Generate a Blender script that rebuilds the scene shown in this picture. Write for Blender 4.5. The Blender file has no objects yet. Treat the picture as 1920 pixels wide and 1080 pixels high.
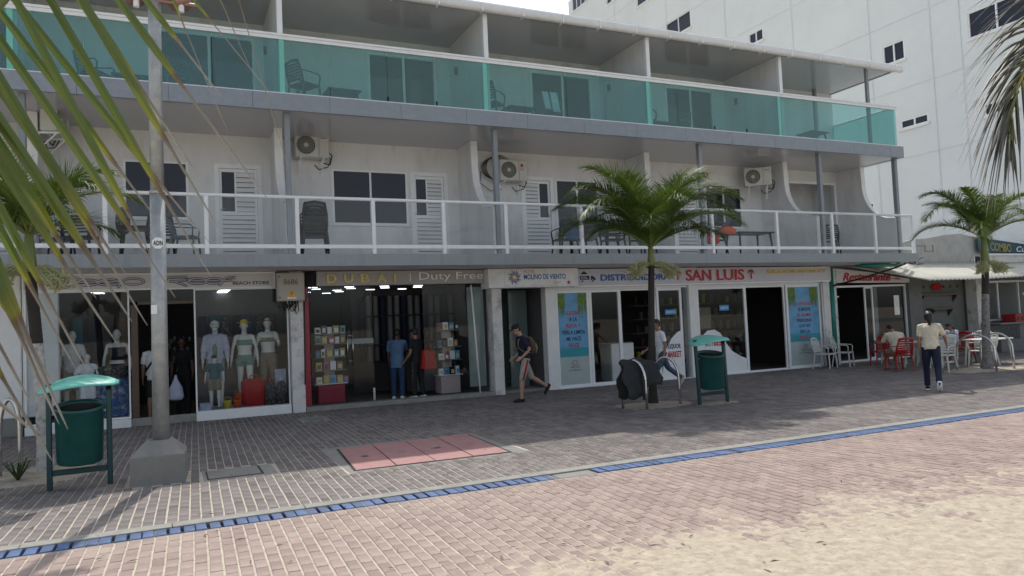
import bpy, math, random
import numpy as np
from mathutils import Vector, Matrix, noise
R = math.radians; PI = math.pi
random.seed(7); rng = np.random.default_rng(7)
S = bpy.context.scene; COL = S.collection

# ------------------------------------------------------------------ camera
W_, H_ = 1920, 1080
FPX = 1400.0; YAW, PIT, ROL = R(24.8215), R(2.6505), R(-2.5038); CH = 1.75
_f = Vector((math.sin(YAW)*math.cos(PIT), math.cos(YAW)*math.cos(PIT), math.sin(PIT)))
_r = Vector((math.cos(YAW), -math.sin(YAW), 0)); _u = _r.cross(_f)
RT = math.cos(ROL)*_r + math.sin(ROL)*_u; UP = -math.sin(ROL)*_r + math.cos(ROL)*_u
cam = bpy.data.objects.new('camera', bpy.data.cameras.new('camera')); COL.objects.link(cam)
cam.matrix_world = Matrix((( RT.x, UP.x, -_f.x, 0), (RT.y, UP.y, -_f.y, 0), (RT.z, UP.z, -_f.z, CH), (0, 0, 0, 1)))
cam.data.sensor_width = 36; cam.data.lens = 36*FPX/W_; cam.data.clip_start = .05; cam.data.clip_end = 6000
cam.data.dof.use_dof = True; cam.data.dof.focus_distance = 15; cam.data.dof.aperture_fstop = 11
S.camera = cam
def ray(px, py): return RT*((px-960)/FPX) - UP*((py-540)/FPX) + _f
def at(px, py, Y): d = ray(px, py); return Vector((0, 0, CH)) + d*(Y/d.y)       # point at depth Y on a sight line
def gnd(px, py, z=0.): d = ray(px, py); return Vector((0, 0, CH)) + d*((z-CH)/d.z)

# ------------------------------------------------------------------ light
SUN_EL = R(58); SUNDIR = Vector((.27, 1.0, 0)).normalized()*math.cos(SUN_EL) + Vector((0, 0, math.sin(SUN_EL)))
wd = bpy.data.worlds.new('World'); S.world = wd; wd.use_nodes = True
nt = wd.node_tree; nt.nodes.clear()
sk = nt.nodes.new('ShaderNodeTexSky'); sk.sky_type = 'NISHITA'; sk.sun_disc = False
sk.sun_elevation = SUN_EL; sk.sun_rotation = math.atan2(SUNDIR.x, SUNDIR.y); sk.dust_density = 2.5; sk.air_density = 1.0
bg = nt.nodes.new('ShaderNodeBackground'); bg.inputs[1].default_value = .15
ow = nt.nodes.new('ShaderNodeOutputWorld')
bw_ = nt.nodes.new('ShaderNodeRGBToBW'); nt.links.new(sk.outputs[0], bw_.inputs[0])
cg = nt.nodes.new('ShaderNodeVectorMath'); cg.operation = 'SCALE'; cg.inputs[0].default_value = (1.0, 1.02, 1.05); nt.links.new(bw_.outputs[0], cg.inputs['Scale'])
tcw = nt.nodes.new('ShaderNodeTexCoord'); nzw = nt.nodes.new('ShaderNodeTexNoise'); nzw.inputs['Scale'].default_value = 2.2; nzw.inputs['Detail'].default_value = 7; nt.links.new(tcw.outputs['Generated'], nzw.inputs[0])
mrw = nt.nodes.new('ShaderNodeMapRange'); mrw.inputs[1].default_value = .35; mrw.inputs[2].default_value = .6; mrw.inputs[3].default_value = .25; mrw.inputs[4].default_value = .8; nt.links.new(nzw.outputs['Fac'], mrw.inputs[0])
mxw = nt.nodes.new('ShaderNodeMix'); mxw.data_type = 'RGBA'; nt.links.new(mrw.outputs[0], mxw.inputs[0]); nt.links.new(sk.outputs[0], mxw.inputs[6]); nt.links.new(cg.outputs[0], mxw.inputs[7])
nt.links.new(mxw.outputs[2], bg.inputs[0]); nt.links.new(bg.outputs[0], ow.inputs[0])
sl = bpy.data.lights.new('sun', 'SUN'); sl.energy = 2.05; sl.angle = R(.6); sl.color = (1, .95, .87)
so = bpy.data.objects.new('sun', sl); COL.objects.link(so); so.rotation_euler = SUNDIR.to_track_quat('Z', 'Y').to_euler()
S.view_settings.view_transform = 'Standard'; S.view_settings.look = 'None'
S.view_settings.exposure = .68; S.view_settings.gamma = 1; S.view_settings.use_curve_mapping = False
S.render.engine = 'CYCLES'
S.cycles.transparent_max_bounces = 24; S.cycles.max_bounces = 10

# ------------------------------------------------------------------ materials
MATS = {}
def newmat(name):
    m = bpy.data.materials.new(name); m.use_nodes = True; m.node_tree.nodes.clear(); MATS[name] = m
    return m, m.node_tree.nodes, m.node_tree.links
def pm(name, col, rough=.6, metal=0., var=.12, scale=2.5, bump=0., bscale=40., dirt=None, dirtamt=.5, dscale=1.2, coords='Object', spec=.5, stretch=None, attr=None):
    m, N, L = newmat(name)
    out = N.new('ShaderNodeOutputMaterial'); b = N.new('ShaderNodeBsdfPrincipled'); L.new(b.outputs[0], out.inputs[0])
    b.inputs['Roughness'].default_value = rough; b.inputs['Metallic'].default_value = metal
    b.inputs['Specular IOR Level'].default_value = spec
    tc = N.new('ShaderNodeTexCoord'); vec = tc.outputs[coords]
    if stretch:
        mp = N.new('ShaderNodeMapping'); mp.inputs['Scale'].default_value = stretch; L.new(vec, mp.inputs[0]); vec = mp.outputs[0]
    nz = N.new('ShaderNodeTexNoise'); nz.inputs['Scale'].default_value = scale; nz.inputs['Detail'].default_value = 8; nz.inputs['Roughness'].default_value = .65
    L.new(vec, nz.inputs['Vector'])
    rp = N.new('ShaderNodeMapRange'); rp.inputs[1].default_value = .25; rp.inputs[2].default_value = .75
    rp.inputs[3].default_value = 1-var; rp.inputs[4].default_value = 1+var
    L.new(nz.outputs['Fac'], rp.inputs[0])
    mx = N.new('ShaderNodeVectorMath'); mx.operation = 'SCALE'; mx.inputs[0].default_value = col[:3]; L.new(rp.outputs[0], mx.inputs['Scale'])
    cur = mx.outputs[0]
    if attr:
        at_ = N.new('ShaderNodeAttribute'); at_.attribute_name = attr[0]
        r2 = N.new('ShaderNodeMapRange'); r2.inputs[3].default_value = attr[1]; r2.inputs[4].default_value = attr[2]; L.new(at_.outputs['Fac'], r2.inputs[0])
        m2 = N.new('ShaderNodeVectorMath'); m2.operation = 'SCALE'; L.new(cur, m2.inputs[0]); L.new(r2.outputs[0], m2.inputs['Scale']); cur = m2.outputs[0]
    if dirt:
        n2 = N.new('ShaderNodeTexNoise'); n2.inputs['Scale'].default_value = dscale; n2.inputs['Detail'].default_value = 10; n2.inputs['Roughness'].default_value = .7
        L.new(vec, n2.inputs['Vector'])
        r3 = N.new('ShaderNodeMapRange'); r3.inputs[1].default_value = .5; r3.inputs[2].default_value = .68; r3.inputs[4].default_value = dirtamt; L.new(n2.outputs['Fac'], r3.inputs[0])
        mi = N.new('ShaderNodeMix'); mi.data_type = 'RGBA'; L.new(r3.outputs[0], mi.inputs[0]); L.new(cur, mi.inputs[6]); mi.inputs[7].default_value = (*dirt[:3], 1); cur = mi.outputs[2]
    L.new(cur, b.inputs['Base Color'])
    if bump:
        n3 = N.new('ShaderNodeTexNoise'); n3.inputs['Scale'].default_value = bscale; n3.inputs['Detail'].default_value = 6; L.new(vec, n3.inputs['Vector'])
        bp = N.new('ShaderNodeBump'); bp.inputs['Strength'].default_value = bump; bp.inputs['Distance'].default_value = .01; L.new(n3.outputs['Fac'], bp.inputs['Height']); L.new(bp.outputs[0], b.inputs['Normal'])
    return m
def glass(name, tint, ior=1.5, rough=.0, dens=0., dcol=(.5, .5, .5)):
    # thin pane: tinted see-through plus mirror by fresnel, plus a share of dusty / frosted diffuse
    m, N, L = newmat(name)
    out = N.new('ShaderNodeOutputMaterial'); t = N.new('ShaderNodeBsdfTransparent'); t.inputs[0].default_value = (*tint, 1)
    g = N.new('ShaderNodeBsdfGlossy'); g.inputs['Roughness'].default_value = rough; g.inputs[0].default_value = (.95, .97, .97, 1)
    fr = N.new('ShaderNodeFresnel'); fr.inputs[0].default_value = ior
    mix = N.new('ShaderNodeMixShader'); ge = N.new('ShaderNodeNewGeometry'); ml = N.new('ShaderNodeMath'); ml.operation = 'MULTIPLY_ADD'; ml.inputs[1].default_value = -1; ml.inputs[2].default_value = 1
    L.new(ge.outputs['Backfacing'], ml.inputs[0]); m3 = N.new('ShaderNodeMath'); m3.operation = 'MULTIPLY'; L.new(ml.outputs[0], m3.inputs[0]); L.new(fr.outputs[0], m3.inputs[1]); L.new(m3.outputs[0], mix.inputs[0])     # mirror on the outer face only
    src = t.outputs[0]
    if dens:
        d = N.new('ShaderNodeBsdfDiffuse'); d.inputs[0].default_value = (*dcol, 1)
        m0 = N.new('ShaderNodeMixShader'); m0.inputs[0].default_value = dens; L.new(t.outputs[0], m0.inputs[1]); L.new(d.outputs[0], m0.inputs[2]); src = m0.outputs[0]
    L.new(src, mix.inputs[1]); L.new(g.outputs[0], mix.inputs[2]); L.new(mix.outputs[0], out.inputs[0])
    return m
def emis(name, col, s):
    m, N, L = newmat(name)
    out = N.new('ShaderNodeOutputMaterial'); e = N.new('ShaderNodeEmission'); e.inputs[0].default_value = (*col, 1); e.inputs[1].default_value = s; L.new(e.outputs[0], out.inputs[0])
    return m
def leafmat(name, stops, rough=.45, trans=.25):
    m, N, L = newmat(name)
    out = N.new('ShaderNodeOutputMaterial'); b = N.new('ShaderNodeBsdfPrincipled'); b.inputs['Roughness'].default_value = rough
    a = N.new('ShaderNodeAttribute'); a.attribute_name = 't'
    tc = N.new('ShaderNodeTexCoord'); nz = N.new('ShaderNodeTexNoise'); nz.inputs['Scale'].default_value = 9; L.new(tc.outputs['Object'], nz.inputs[0])
    ad = N.new('ShaderNodeMath'); ad.operation = 'MULTIPLY_ADD'; ad.inputs[1].default_value = .22; L.new(nz.outputs['Fac'], ad.inputs[0]); L.new(a.outputs['Fac'], ad.inputs[2])
    sb = N.new('ShaderNodeMath'); sb.operation = 'SUBTRACT'; sb.inputs[1].default_value = .11; L.new(ad.outputs[0], sb.inputs[0])
    cr = N.new('ShaderNodeValToRGB'); L.new(sb.outputs[0], cr.inputs[0])
    e = cr.color_ramp.elements
    e[0].position, e[0].color = stops[0][0], (*stops[0][1], 1); e[1].position, e[1].color = stops[-1][0], (*stops[-1][1], 1)
    for p, c in stops[1:-1]: q = e.new(p); q.color = (*c, 1)
    L.new(cr.outputs[0], b.inputs['Base Color'])
    tr = N.new('ShaderNodeBsdfTranslucent'); L.new(cr.outputs[0], tr.inputs[0])
    mx = N.new('ShaderNodeMixShader'); mx.inputs[0].default_value = trans; L.new(b.outputs[0], mx.inputs[1]); L.new(tr.outputs[0], mx.inputs[2]); L.new(mx.outputs[0], out.inputs[0])
    return m

pm('white_wall', (.75, .755, .76), .75, var=.07, scale=1.2, bump=.2, bscale=30, stretch=(1.5, 1.5, .45), dirt=(.42, .41, .37), dirtamt=.3, dscale=1.8)
pm('white_paint', (.80, .81, .81), .4, var=.04, dirt=(.5, .49, .46), dirtamt=.25, dscale=3)
pm('white_metal', (.86, .88, .89), .35, var=.03, dirt=(.55, .54, .5), dirtamt=.2, dscale=4)
pm('grey_metal', (.25, .28, .30), .45, var=.06)
pm('grey_fascia', (.30, .335, .355), .55, var=.12, scale=3, stretch=(2.2, 2.2, .35), dirt=(.16, .165, .165), dirtamt=.5, dscale=3, bump=.1, bscale=60)
pm('grey_tile', (.27, .30, .34), .35, var=.10, scale=9, dirt=(.36, .39, .43), dirtamt=.22, dscale=5)
pm('soffit_panel', (.52, .52, .535), .13, var=.03, scale=1)
pm('big_wall', (.73, .78, .78), .85, var=.05, scale=.25, dirt=(.58, .62, .61), dirtamt=.3, dscale=.22, bump=.1, bscale=6)
pm('groove', (.695, .74, .74), .9)
pm('dark_window', (.018, .02, .032), .04, var=.1, spec=.35)
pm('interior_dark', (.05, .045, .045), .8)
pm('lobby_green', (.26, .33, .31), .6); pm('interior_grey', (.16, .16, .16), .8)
pm('interior_floor', (.22, .20, .18), .3)
pm('black_plastic', (.010, .010, .012), .45)
pm('black_mat', (.012, .012, .014), .8)
pm('grey_plastic', (.10, .125, .14), .5)
pm('blue_cloth', (.06, .11, .2), .85, var=.3)
pm('teal_cloth', (.04, .11, .14), .85, var=.3)
pm('concrete', (.25, .245, .225), .9, var=.15, scale=6, bump=.5, bscale=60, dirt=(.14, .135, .12), dirtamt=.5, dscale=3)
pm('recess_shade', (.16, .17, .165), .8, var=.1, dirt=(.09, .09, .09), dirtamt=.5, dscale=1.5); pm('concrete_old', (.42, .42, .40), .9, var=.12, scale=3, bump=.4, bscale=25, dirt=(.26, .26, .25), dirtamt=.5, dscale=1.4)  # recess and pier: shade is put into the dark base colour, dirt over it
pm('concrete_kerb', (.28, .275, .25), .9, var=.18, scale=8, bump=.4, bscale=70, dirt=(.18, .17, .15), dirtamt=.5, dscale=3)
pm('drain_dark', (.03, .03, .03), .9)
pm('blue_block', (.045, .10, .24), .6, var=.3, scale=9, bump=.4, bscale=80, dirt=(.22, .24, .27), dirtamt=.4, dscale=9, attr=('rnd', .7, 1.25))
pm('galvanised', (.38, .40, .40), .5, .55, var=.2, scale=8, dirt=(.6, .6, .58), dirtamt=.5, dscale=7)
pm('stainless', (.55, .55, .54), .25, 1., var=.05)
pm('bin_green', (.01, .085, .08), .35, var=.25, scale=5, dirt=(.03, .13, .12), dirtamt=.5, dscale=3)
pm('bin_dark', (.006, .05, .058), .4, var=.2)
pm('bin_roof', (.18, .56, .47), .4, var=.06)
pm('bin_shade', (.008, .008, .008), .9)
pm('hatch_pink', (.38, .20, .19), .75, var=.12, scale=5, dirt=(.22, .11, .12), dirtamt=.45, dscale=2.2, bump=.15)
pm('hatch_dirt', (.10, .06, .06), .9)
pm('sand', (.42, .365, .28), .95, var=.30, scale=9, bump=1., bscale=28, coords='Object', dirt=(.27, .22, .17), dirtamt=.75, dscale=17)
pm('sand_joint', (.48, .43, .35), .95, var=.2, scale=5, bump=.4)
pm('trunk_white', (.50, .49, .46), .85, var=.2, scale=12, bump=.6, bscale=30, dirt=(.08, .07, .06), dirtamt=.8, dscale=9)
pm('trunk_dark', (.035, .03, .026), .9, var=.3, scale=10, bump=.6, bscale=30)
pm('trunk_peel', (.22, .21, .20), .9, var=.4, scale=9, bump=.6, bscale=24, dirt=(.03, .03, .03), dirtamt=.9, dscale=14)
pm('crownshaft', (.14, .17, .045), .45, var=.2, scale=6, stretch=(1, 1, .3))
pm('palm_fruit', (.38, .39, .20), .7, var=.3, scale=20)
leafmat('leaf_palm', [(0, (.13, .19, .03)), (.4, (.08, .135, .02)), (.85, (.10, .15, .03)), (1, (.2, .2, .08))], .5, .35)
leafmat('leaf_near', [(0, (.07, .11, .018)), (.45, (.09, .13, .018)), (.585, (.19, .19, .02)), (.62, (.12, .08, .045)), (.66, (.15, .13, .11)), (1, (.24, .23, .21))], .35, .3)
leafmat('leaf_hanging', [(0, (.12, .13, .03)), (.25, (.06, .065, .02)), (.5, (.035, .035, .025)), (.8, (.06, .055, .05)), (1, (.13, .12, .11))], .55, .12)
pm('rachis_yellow', (.28, .24, .05), .4, var=.2)
pm('rachis_green', (.12, .15, .04), .4, var=.2)
pm('skin', (.30, .16, .10), .5, var=.05); pm('skin_dark', (.12, .06, .04), .5, var=.05); pm('skin_light', (.42, .25, .17), .5, var=.05)
pm('mannequin', (.70, .70, .66), .35, var=.03)
pm('hair', (.012, .009, .008), .45, var=.3)
for n, c in dict(c_navy=(.008, .011, .038), c_white=(.72, .74, .78), c_cream=(.62, .56, .44), c_greyshort=(.36, .33, .30), c_red=(.42, .012, .012),
                 c_jeans=(.05, .09, .15), c_black=(.012, .012, .014), c_blueshirt=(.10, .19, .33), c_bluejeans=(.02, .05, .12), c_brown=(.10, .06, .035),
                 c_orange=(.62, .09, .02), c_teal=(.01, .11, .14), c_greenpr=(.17, .30, .24), c_lilac=(.45, .48, .62), c_yellow=(.62, .50, .04), c_khaki=(.24, .2, .14), c_purple=(.05, .03, .2)).items():
    pm(n, c, .85, var=.22, scale=10, bump=.6, bscale=11)
pm('print_blue', (.05, .11, .25), .8, var=.9, scale=12, dirt=(.45, .5, .6), dirtamt=.9, dscale=9)
pm('print_black', (.03, .03, .03), .8, var=.9, scale=30, dirt=(.35, .35, .35), dirtamt=.9, dscale=28)
pm('red_plastic', (.33, .008, .01), .35, var=.08); pm('white_plastic', (.62, .63, .60), .4, var=.05, dirt=(.42, .42, .4), dirtamt=.3)
pm('teal_pipe', (.01, .20, .16), .45, var=.2)
pm('box_beige', (.42, .40, .34), .5, var=.05)
pm('sign_greige', (.66, .65, .65), .5, var=.05); pm('sign_taupe', (.40, .385, .375), .4, var=.06); pm('sign_grey', (.60, .60, .67), .5, var=.08, stretch=(6, 1, .6)); pm('sign_white', (.84, .86, .87), .45, var=.04, dirt=(.45, .44, .4), dirtamt=.4, dscale=2.5)
pm('gold', (.62, .52, .18), .3, .1, var=.15); pm('pale_letter', (.92, .91, .86), .3); pm('ink_black', (.012, .012, .02), .5); pm('ink_blue', (.02, .12, .42), .5)
pm('ink_skyblue', (.04, .32, .62), .5); pm('ink_orange', (.7, .28, .08), .5); pm('ink_red', (.50, .012, .025), .45); pm('ink_brown', (.17, .12, .08), .6); pm('ink_yellow', (.68, .46, .04), .6)
pm('ink_navy', (.012, .03, .12), .5); pm('warn_yellow', (.75, .38, .02), .4); pm('bronze', (.10, .07, .05), .4, .3)
pm('copper', (.42, .26, .21), .4, .6); pm('dirty_white', (.70, .69, .67), .7, var=.08, bump=.2, dirt=(.14, .13, .11), dirtamt=.6, dscale=3)
pm('red_panel', (.33, .01, .04), .3); pm('pink_box', (.55, .42, .40), .5); pm('cable', (.01, .01, .01), .6)
pm('ac_white', (.62, .62, .58), .45, var=.04, dirt=(.4, .38, .33), dirtamt=.3, dscale=5); pm('ac_dark', (.06, .06, .055), .6)
pm('awning_sheet', (.62, .60, .52), .5, var=.12, scale=4, dirt=(.35, .33, .27), dirtamt=.4, dscale=2)
pm('warn_dull', (.34, .30, .10), .7, var=.3, scale=6); pm('sign_teal', (.01, .06, .10), .5, var=.5, scale=3, dirt=(.02, .16, .16), dirtamt=.6, dscale=2)
pm('brick_lower', (.31, .238, .21), .9, var=.16, scale=3, bump=.5, bscale=60, dirt=(.42, .35, .28), dirtamt=.7, dscale=1.3, attr=('rnd', .86, 1.12))
pm('brick_upper', (.175, .155, .148), .9, var=.2, scale=3, bump=.5, bscale=60, dirt=(.30, .28, .24), dirtamt=.5, dscale=.9, attr=('rnd', .74, 1.2))
pm('water', (.03, .14, .17), .08, var=.15, scale=.3, bump=.4, bscale=1.5)
pm('plant_green', (.04, .08, .02), .6)
pm('eye', (.01, .008, .006), .2); pm('lip', (.22, .08, .07), .5)
glass('shop_glass', (.89, .91, .92), 1.42); glass('clear_glass', (.96, .97, .97), 1.32, dens=.025, dcol=(.62, .66, .66)); glass('green_glass', (.66, .86, .855), 1.5, dens=.12, dcol=(.36, .62, .61))
glass('frost_glass', (.55, .66, .64), 1.45, dens=.35, dcol=(.45, .55, .54)); glass('window_glass', (.32, .34, .40), 1.5)
emis('led', (.9, .95, 1), 3.5)

# ------------------------------------------------------------------ mesh helpers
class MB:
    def __init__(s): s.v = []; s.f = []; s.w = []
    def add(s, vs, fs, w=None):
        n = len(s.v); s.v += [tuple(v) for v in vs]; s.f += [tuple(i+n for i in f) for f in fs]
        s.w += (list(w) if w is not None else [0.]*len(vs)); return s
    def box(s, x0, x1, y0, y1, z0, z1, M=None):
        vs = [Vector((x, y, z)) for z in (z0, z1) for x, y in ((x0, y0), (x1, y0), (x1, y1), (x0, y1))]
        if M is not None: vs = [M @ v for v in vs]
        return s.add(vs, [(3, 2, 1, 0), (4, 5, 6, 7), (0, 1, 5, 4), (1, 2, 6, 5), (2, 3, 7, 6), (3, 0, 4, 7)])
    def bbox(s, x0, x1, y0, y1, z0, z1, c=.01, M=None):      # box with chamfered vertical and top edges
        def ring(d, z): return [(x0+d, y0+c, z), (x0+c, y0+d, z), (x1-c, y0+d, z), (x1-d, y0+c, z), (x1-d, y1-c, z), (x1-c, y1-d, z), (x0+c, y1-d, z), (x0+d, y1-c, z)]
        rs = [ring(c*.8, z0), ring(0, z0+c*.8), ring(0, z1-c*.8), ring(c*.8, z1)]
        vs = [Vector(p) for r in rs for p in r]
        if M is not None: vs = [M @ v for v in vs]
        fs = [tuple(range(7, -1, -1)), tuple(range(24, 32))]
        for k in range(3):
            for i in range(8): j = (i+1) % 8; fs.append((k*8+i, k*8+j, k*8+8+j, k*8+8+i))
        return s.add(vs, fs)
    def tube(s, pts, rad, n=10, side=None, w=None):
        pts = [Vector(p) for p in pts]; k = len(pts); vs = []; ws = []
        if not isinstance(rad, (list, tuple)) or (isinstance(rad, tuple)): rad = [rad]*k
        prev = None
        for i, p in enumerate(pts):
            t = (pts[min(i+1, k-1)] - pts[max(i-1, 0)]).normalized()
            if side is not None: a = Vector(side)
            elif prev is not None: a = prev
            else: a = Vector((1, 0, 0)) if abs(t.x) < .8 else Vector((0, 1, 0))
            a = (a - t*a.dot(t)).normalized(); prev = a; b = t.cross(a)
            r = rad[i]; rx, ry = (r if isinstance(r, (tuple, list)) else (r, r))
            for j in range(n): q = 2*PI*j/n; vs.append(p + a*(rx*math.cos(q)) + b*(ry*math.sin(q)))
            ws += [w[i] if w else 0.]*n
        fs = [tuple(range(n-1, -1, -1)), tuple(range((k-1)*n, k*n))]
        for i in range(k-1):
            for j in range(n): jj = (j+1) % n; fs.append((i*n+j, i*n+jj, (i+1)*n+jj, (i+1)*n+j))
        return s.add(vs, fs, ws)
    def ball(s, c, r, n=12, m=8, M=None):
        rx, ry, rz = r if isinstance(r, (tuple, list)) else (r, r, r); c = Vector(c); vs = [Vector((0, 0, -rz))]
        for i in range(1, m):
            a = -PI/2 + PI*i/m
            for j in range(n): q = 2*PI*j/n; vs.append(Vector((rx*math.cos(a)*math.cos(q), ry*math.cos(a)*math.sin(q), rz*math.sin(a))))
        vs.append(Vector((0, 0, rz)))
        vs = [(M @ v if M is not None else v) + c for v in vs]
        fs = [(0, 1+(j+1) % n, 1+j) for j in range(n)]
        for i in range(m-2):
            for j in range(n): jj = (j+1) % n; fs.append((1+i*n+j, 1+i*n+jj, 1+(i+1)*n+jj, 1+(i+1)*n+j))
        L = len(vs)-1; fs += [(L, 1+(m-2)*n+j, 1+(m-2)*n+(j+1) % n) for j in range(n)]
        return s.add(vs, fs)
    def prism(s, poly, d0, d1, plane='XZ'):        # polygon (ccw) extruded along the third axis
        f = {'XZ': lambda a, b, d: (a, d, b), 'XY': lambda a, b, d: (a, b, d), 'YZ': lambda a, b, d: (d, a, b)}[plane]
        n = len(poly); vs = [f(a, b, d0) for a, b in poly] + [f(a, b, d1) for a, b in poly]
        return s.add(vs, [tuple(range(n-1, -1, -1)), tuple(range(n, 2*n))] + [(i, (i+1) % n, n+(i+1) % n, n+i) for i in range(n)])
    def quad(s, a, b, c, d, w=None): return s.add([a, b, c, d], [(0, 1, 2, 3)], w)
    def mesh(s, name, smooth=False):
        me = bpy.data.meshes.new(name); me.from_pydata(s.v, [], s.f); me.update()
        if any(s.w): a = me.attributes.new('t', 'FLOAT', 'POINT'); a.data.foreach_set('value', s.w)
        if smooth: me.shade_smooth()
        return me
    def obj(s, name, mat, parent=None, smooth=False, local=False):
        vs = s.v
        if parent is not None and not local:
            o = wloc(parent); s.v = [(v[0]-o.x, v[1]-o.y, v[2]-o.z) for v in vs]
        me = s.mesh(name, smooth); s.v = vs
        me.materials.append(MATS[mat]); o = bpy.data.objects.new(name, me); COL.objects.link(o)
        if parent is not None: o.parent = parent
        return o
def wloc(o):
    p = Vector((0, 0, 0))
    while o is not None: p += o.location; o = o.parent
    return p
def tag(o, label=None, cat=None, group=None, kind=None):
    if label: o['label'] = label
    if cat: o['category'] = cat
    if group: o['group'] = group
    if kind: o['kind'] = kind
    return o
def thing(name, label, cat, loc=(0, 0, 0), rz=0, group=None):
    o = bpy.data.objects.new(name, None); COL.objects.link(o); o.location = loc; o.rotation_euler = (0, 0, rz); o.empty_display_size = .1
    return tag(o, label, cat, group)
KIDS = {}
def copy_tree(o, loc=None, rz=None, label=None, group=None, parent=None):
    c = o.copy(); COL.objects.link(c)
    if parent is not None: c.parent = parent
    if loc is not None: c.location = loc
    if rz is not None: c.rotation_euler = (0, 0, rz)
    if label: c['label'] = label
    if group: c['group'] = group
    for ch in list(o.children): copy_tree(ch, parent=c)
    return c
def remat(o, mp):
    for ch in [o]+list(o.children_recursive):
        if ch.type == 'MESH' and ch.data.materials[0].name in mp:
            ch.data = ch.data.copy(); ch.data.materials[0] = MATS[mp[ch.data.materials[0].name]]
def text(s, x, y, z, w, h, mat, parent, name='lettering', ext=.004, shear=0, off=0., tilt=0, align_w=True, my=1):
    c = bpy.data.curves.new('t', 'FONT'); c.body = s; c.extrude = .02; c.offset = off; c.shear = shear; c.resolution_u = 3; c.align_x = 'LEFT'
    o = bpy.data.objects.new('t', c); COL.objects.link(o)
    dg = bpy.context.evaluated_depsgraph_get(); dg.update(); me = bpy.data.meshes.new_from_object(o.evaluated_get(dg))
    bpy.data.objects.remove(o)
    n = len(me.vertices); co = np.empty(n*3); me.vertices.foreach_get('co', co); co = co.reshape(-1, 3)
    mn, mxx = co.min(0), co.max(0)
    u = (co[:, 0]-mn[0])/(mxx[0]-mn[0]); v = (co[:, 1]-mn[1])/(mxx[1]-mn[1]); d = (co[:, 2]+.02)/.04
    p = wloc(parent)
    out = np.stack([x+u*w-p.x, y-d*ext-p.y, z+v*h+u*tilt-p.z], 1)
    me.vertices.foreach_set('co', out.ravel()); me.update(); me.materials.clear(); me.materials.append(MATS[mat])
    ob = bpy.data.objects.new(name, me); COL.objects.link(ob); ob.parent = parent
    return ob
def struct(mb, name, mat, smooth=False): return tag(mb.obj(name, mat, None, smooth), kind='structure')
def fused(mb, voxel, name, mat, parent, smooth_it=3):
    me = mb.mesh('tmp'); o = bpy.data.objects.new('tmp', me); COL.objects.link(o)
    r = o.modifiers.new('r', 'REMESH'); r.mode = 'VOXEL'; r.voxel_size = voxel
    sm = o.modifiers.new('s', 'SMOOTH'); sm.iterations = smooth_it; sm.factor = .5
    dg = bpy.context.evaluated_depsgraph_get(); dg.update(); m2 = bpy.data.meshes.new_from_object(o.evaluated_get(dg))
    bpy.data.objects.remove(o); bpy.data.meshes.remove(me)
    if parent is not None: m2.transform(Matrix.Translation(-wloc(parent)))
    m2.name = name; m2.materials.clear(); m2.materials.append(MATS[mat]); m2.shade_smooth()
    ob = bpy.data.objects.new(name, m2); COL.objects.link(ob); ob.parent = parent
    return ob

# ================================================================== GROUND
def fbm(x, y, s, o=0.):
    return noise.noise((x*s+o, y*s-o, o))*.6 + noise.noise((x*s*2.3+o, y*s*2.3, o+7))*.3 + noise.noise((x*s*5+o, y*s*5, o+3))*.15
g = MB()
g.quad((-1500, -900, -.06), (1500, -900, -.06), (1500, 2500, -.06), (-1500, 2500, -.06)); struct(g, 'ground', 'sand')
g = MB(); g.quad((-1500, -2600, -.9), (1500, -2600, -.9), (1500, -28, -.055), (-1500, -28, -.055)); struct(g, 'sea', 'water')
# bedding of the paving: sandy joints that show between the bricks
DR0, DR1, KB1 = 7.42, 7.66, 7.84       # blue drain strip, then concrete kerb
FY = 17.0
g = MB(); g.box(-14, 46, 2.0, DR0, -.05, -.006); promenade = struct(g, 'promenade', 'sand_joint')
g = MB(); g.box(-14, 46, KB1, 16.9, -.05, -.006); pavement = struct(g, 'pavement', 'sand_joint')
g = MB(); g.box(-14, 46, DR0, DR1, -.05, -.035); struct(g, 'drain_channel', 'drain_dark')
g = MB(); x = -6.
while x < 40:
    l = 1.2; g.bbox(x+.003, x+l-.003, DR1+.008, KB1, -.04, .012, .006); x += l
struct(g, 'kerb', 'concrete_kerb')

HOLES = [(1.98, 4.42, 9.2, 11.42), (-.48, .26, 9.95, 10.75), (.36, 1.22, 9.85, 10.62), (2.38, 2.9, 15.0, 15.75)]
PITS = [(8.72, 12.4, .78, .55), (-1.65, 11.8, .75, .75), (19.25, 12.6, 1.3, .6), (9.75, 11.75, .45, .22)]
def vis(x, y): return -.20*y-.5 < x < 1.68*y+1.0 and x < 27
def bricks(y0, y1, hole=False):
    out = []; pitx, pity = .104, .205; col = 0; x = -5.
    while x < 27.5:
        off = (col % 2)*pity/2 + random.uniform(-.008, .008); y = y0 - off; dx0 = random.uniform(-.002, .002)
        while y < y1:
            a, b = max(y, y0), min(y+pity-.006, y1-.004); cy = (a+b)/2; cx = x + .03*(cy-y0) + dx0 + fbm(cy, x*.3, .9)*.012
            y += pity
            if b-a < .03 or not vis(cx, cy): continue
            if hole and (any(h[0] < cx < h[1] and h[2] < cy < h[3] for h in HOLES) or any(((cx-p[0])/p[2])**2+((cy-p[1])/p[3])**2 < 1 for p in PITS)): continue
            out.append((cx, cy, (b-a)))
        x += pitx; col += 1
    return out
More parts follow.
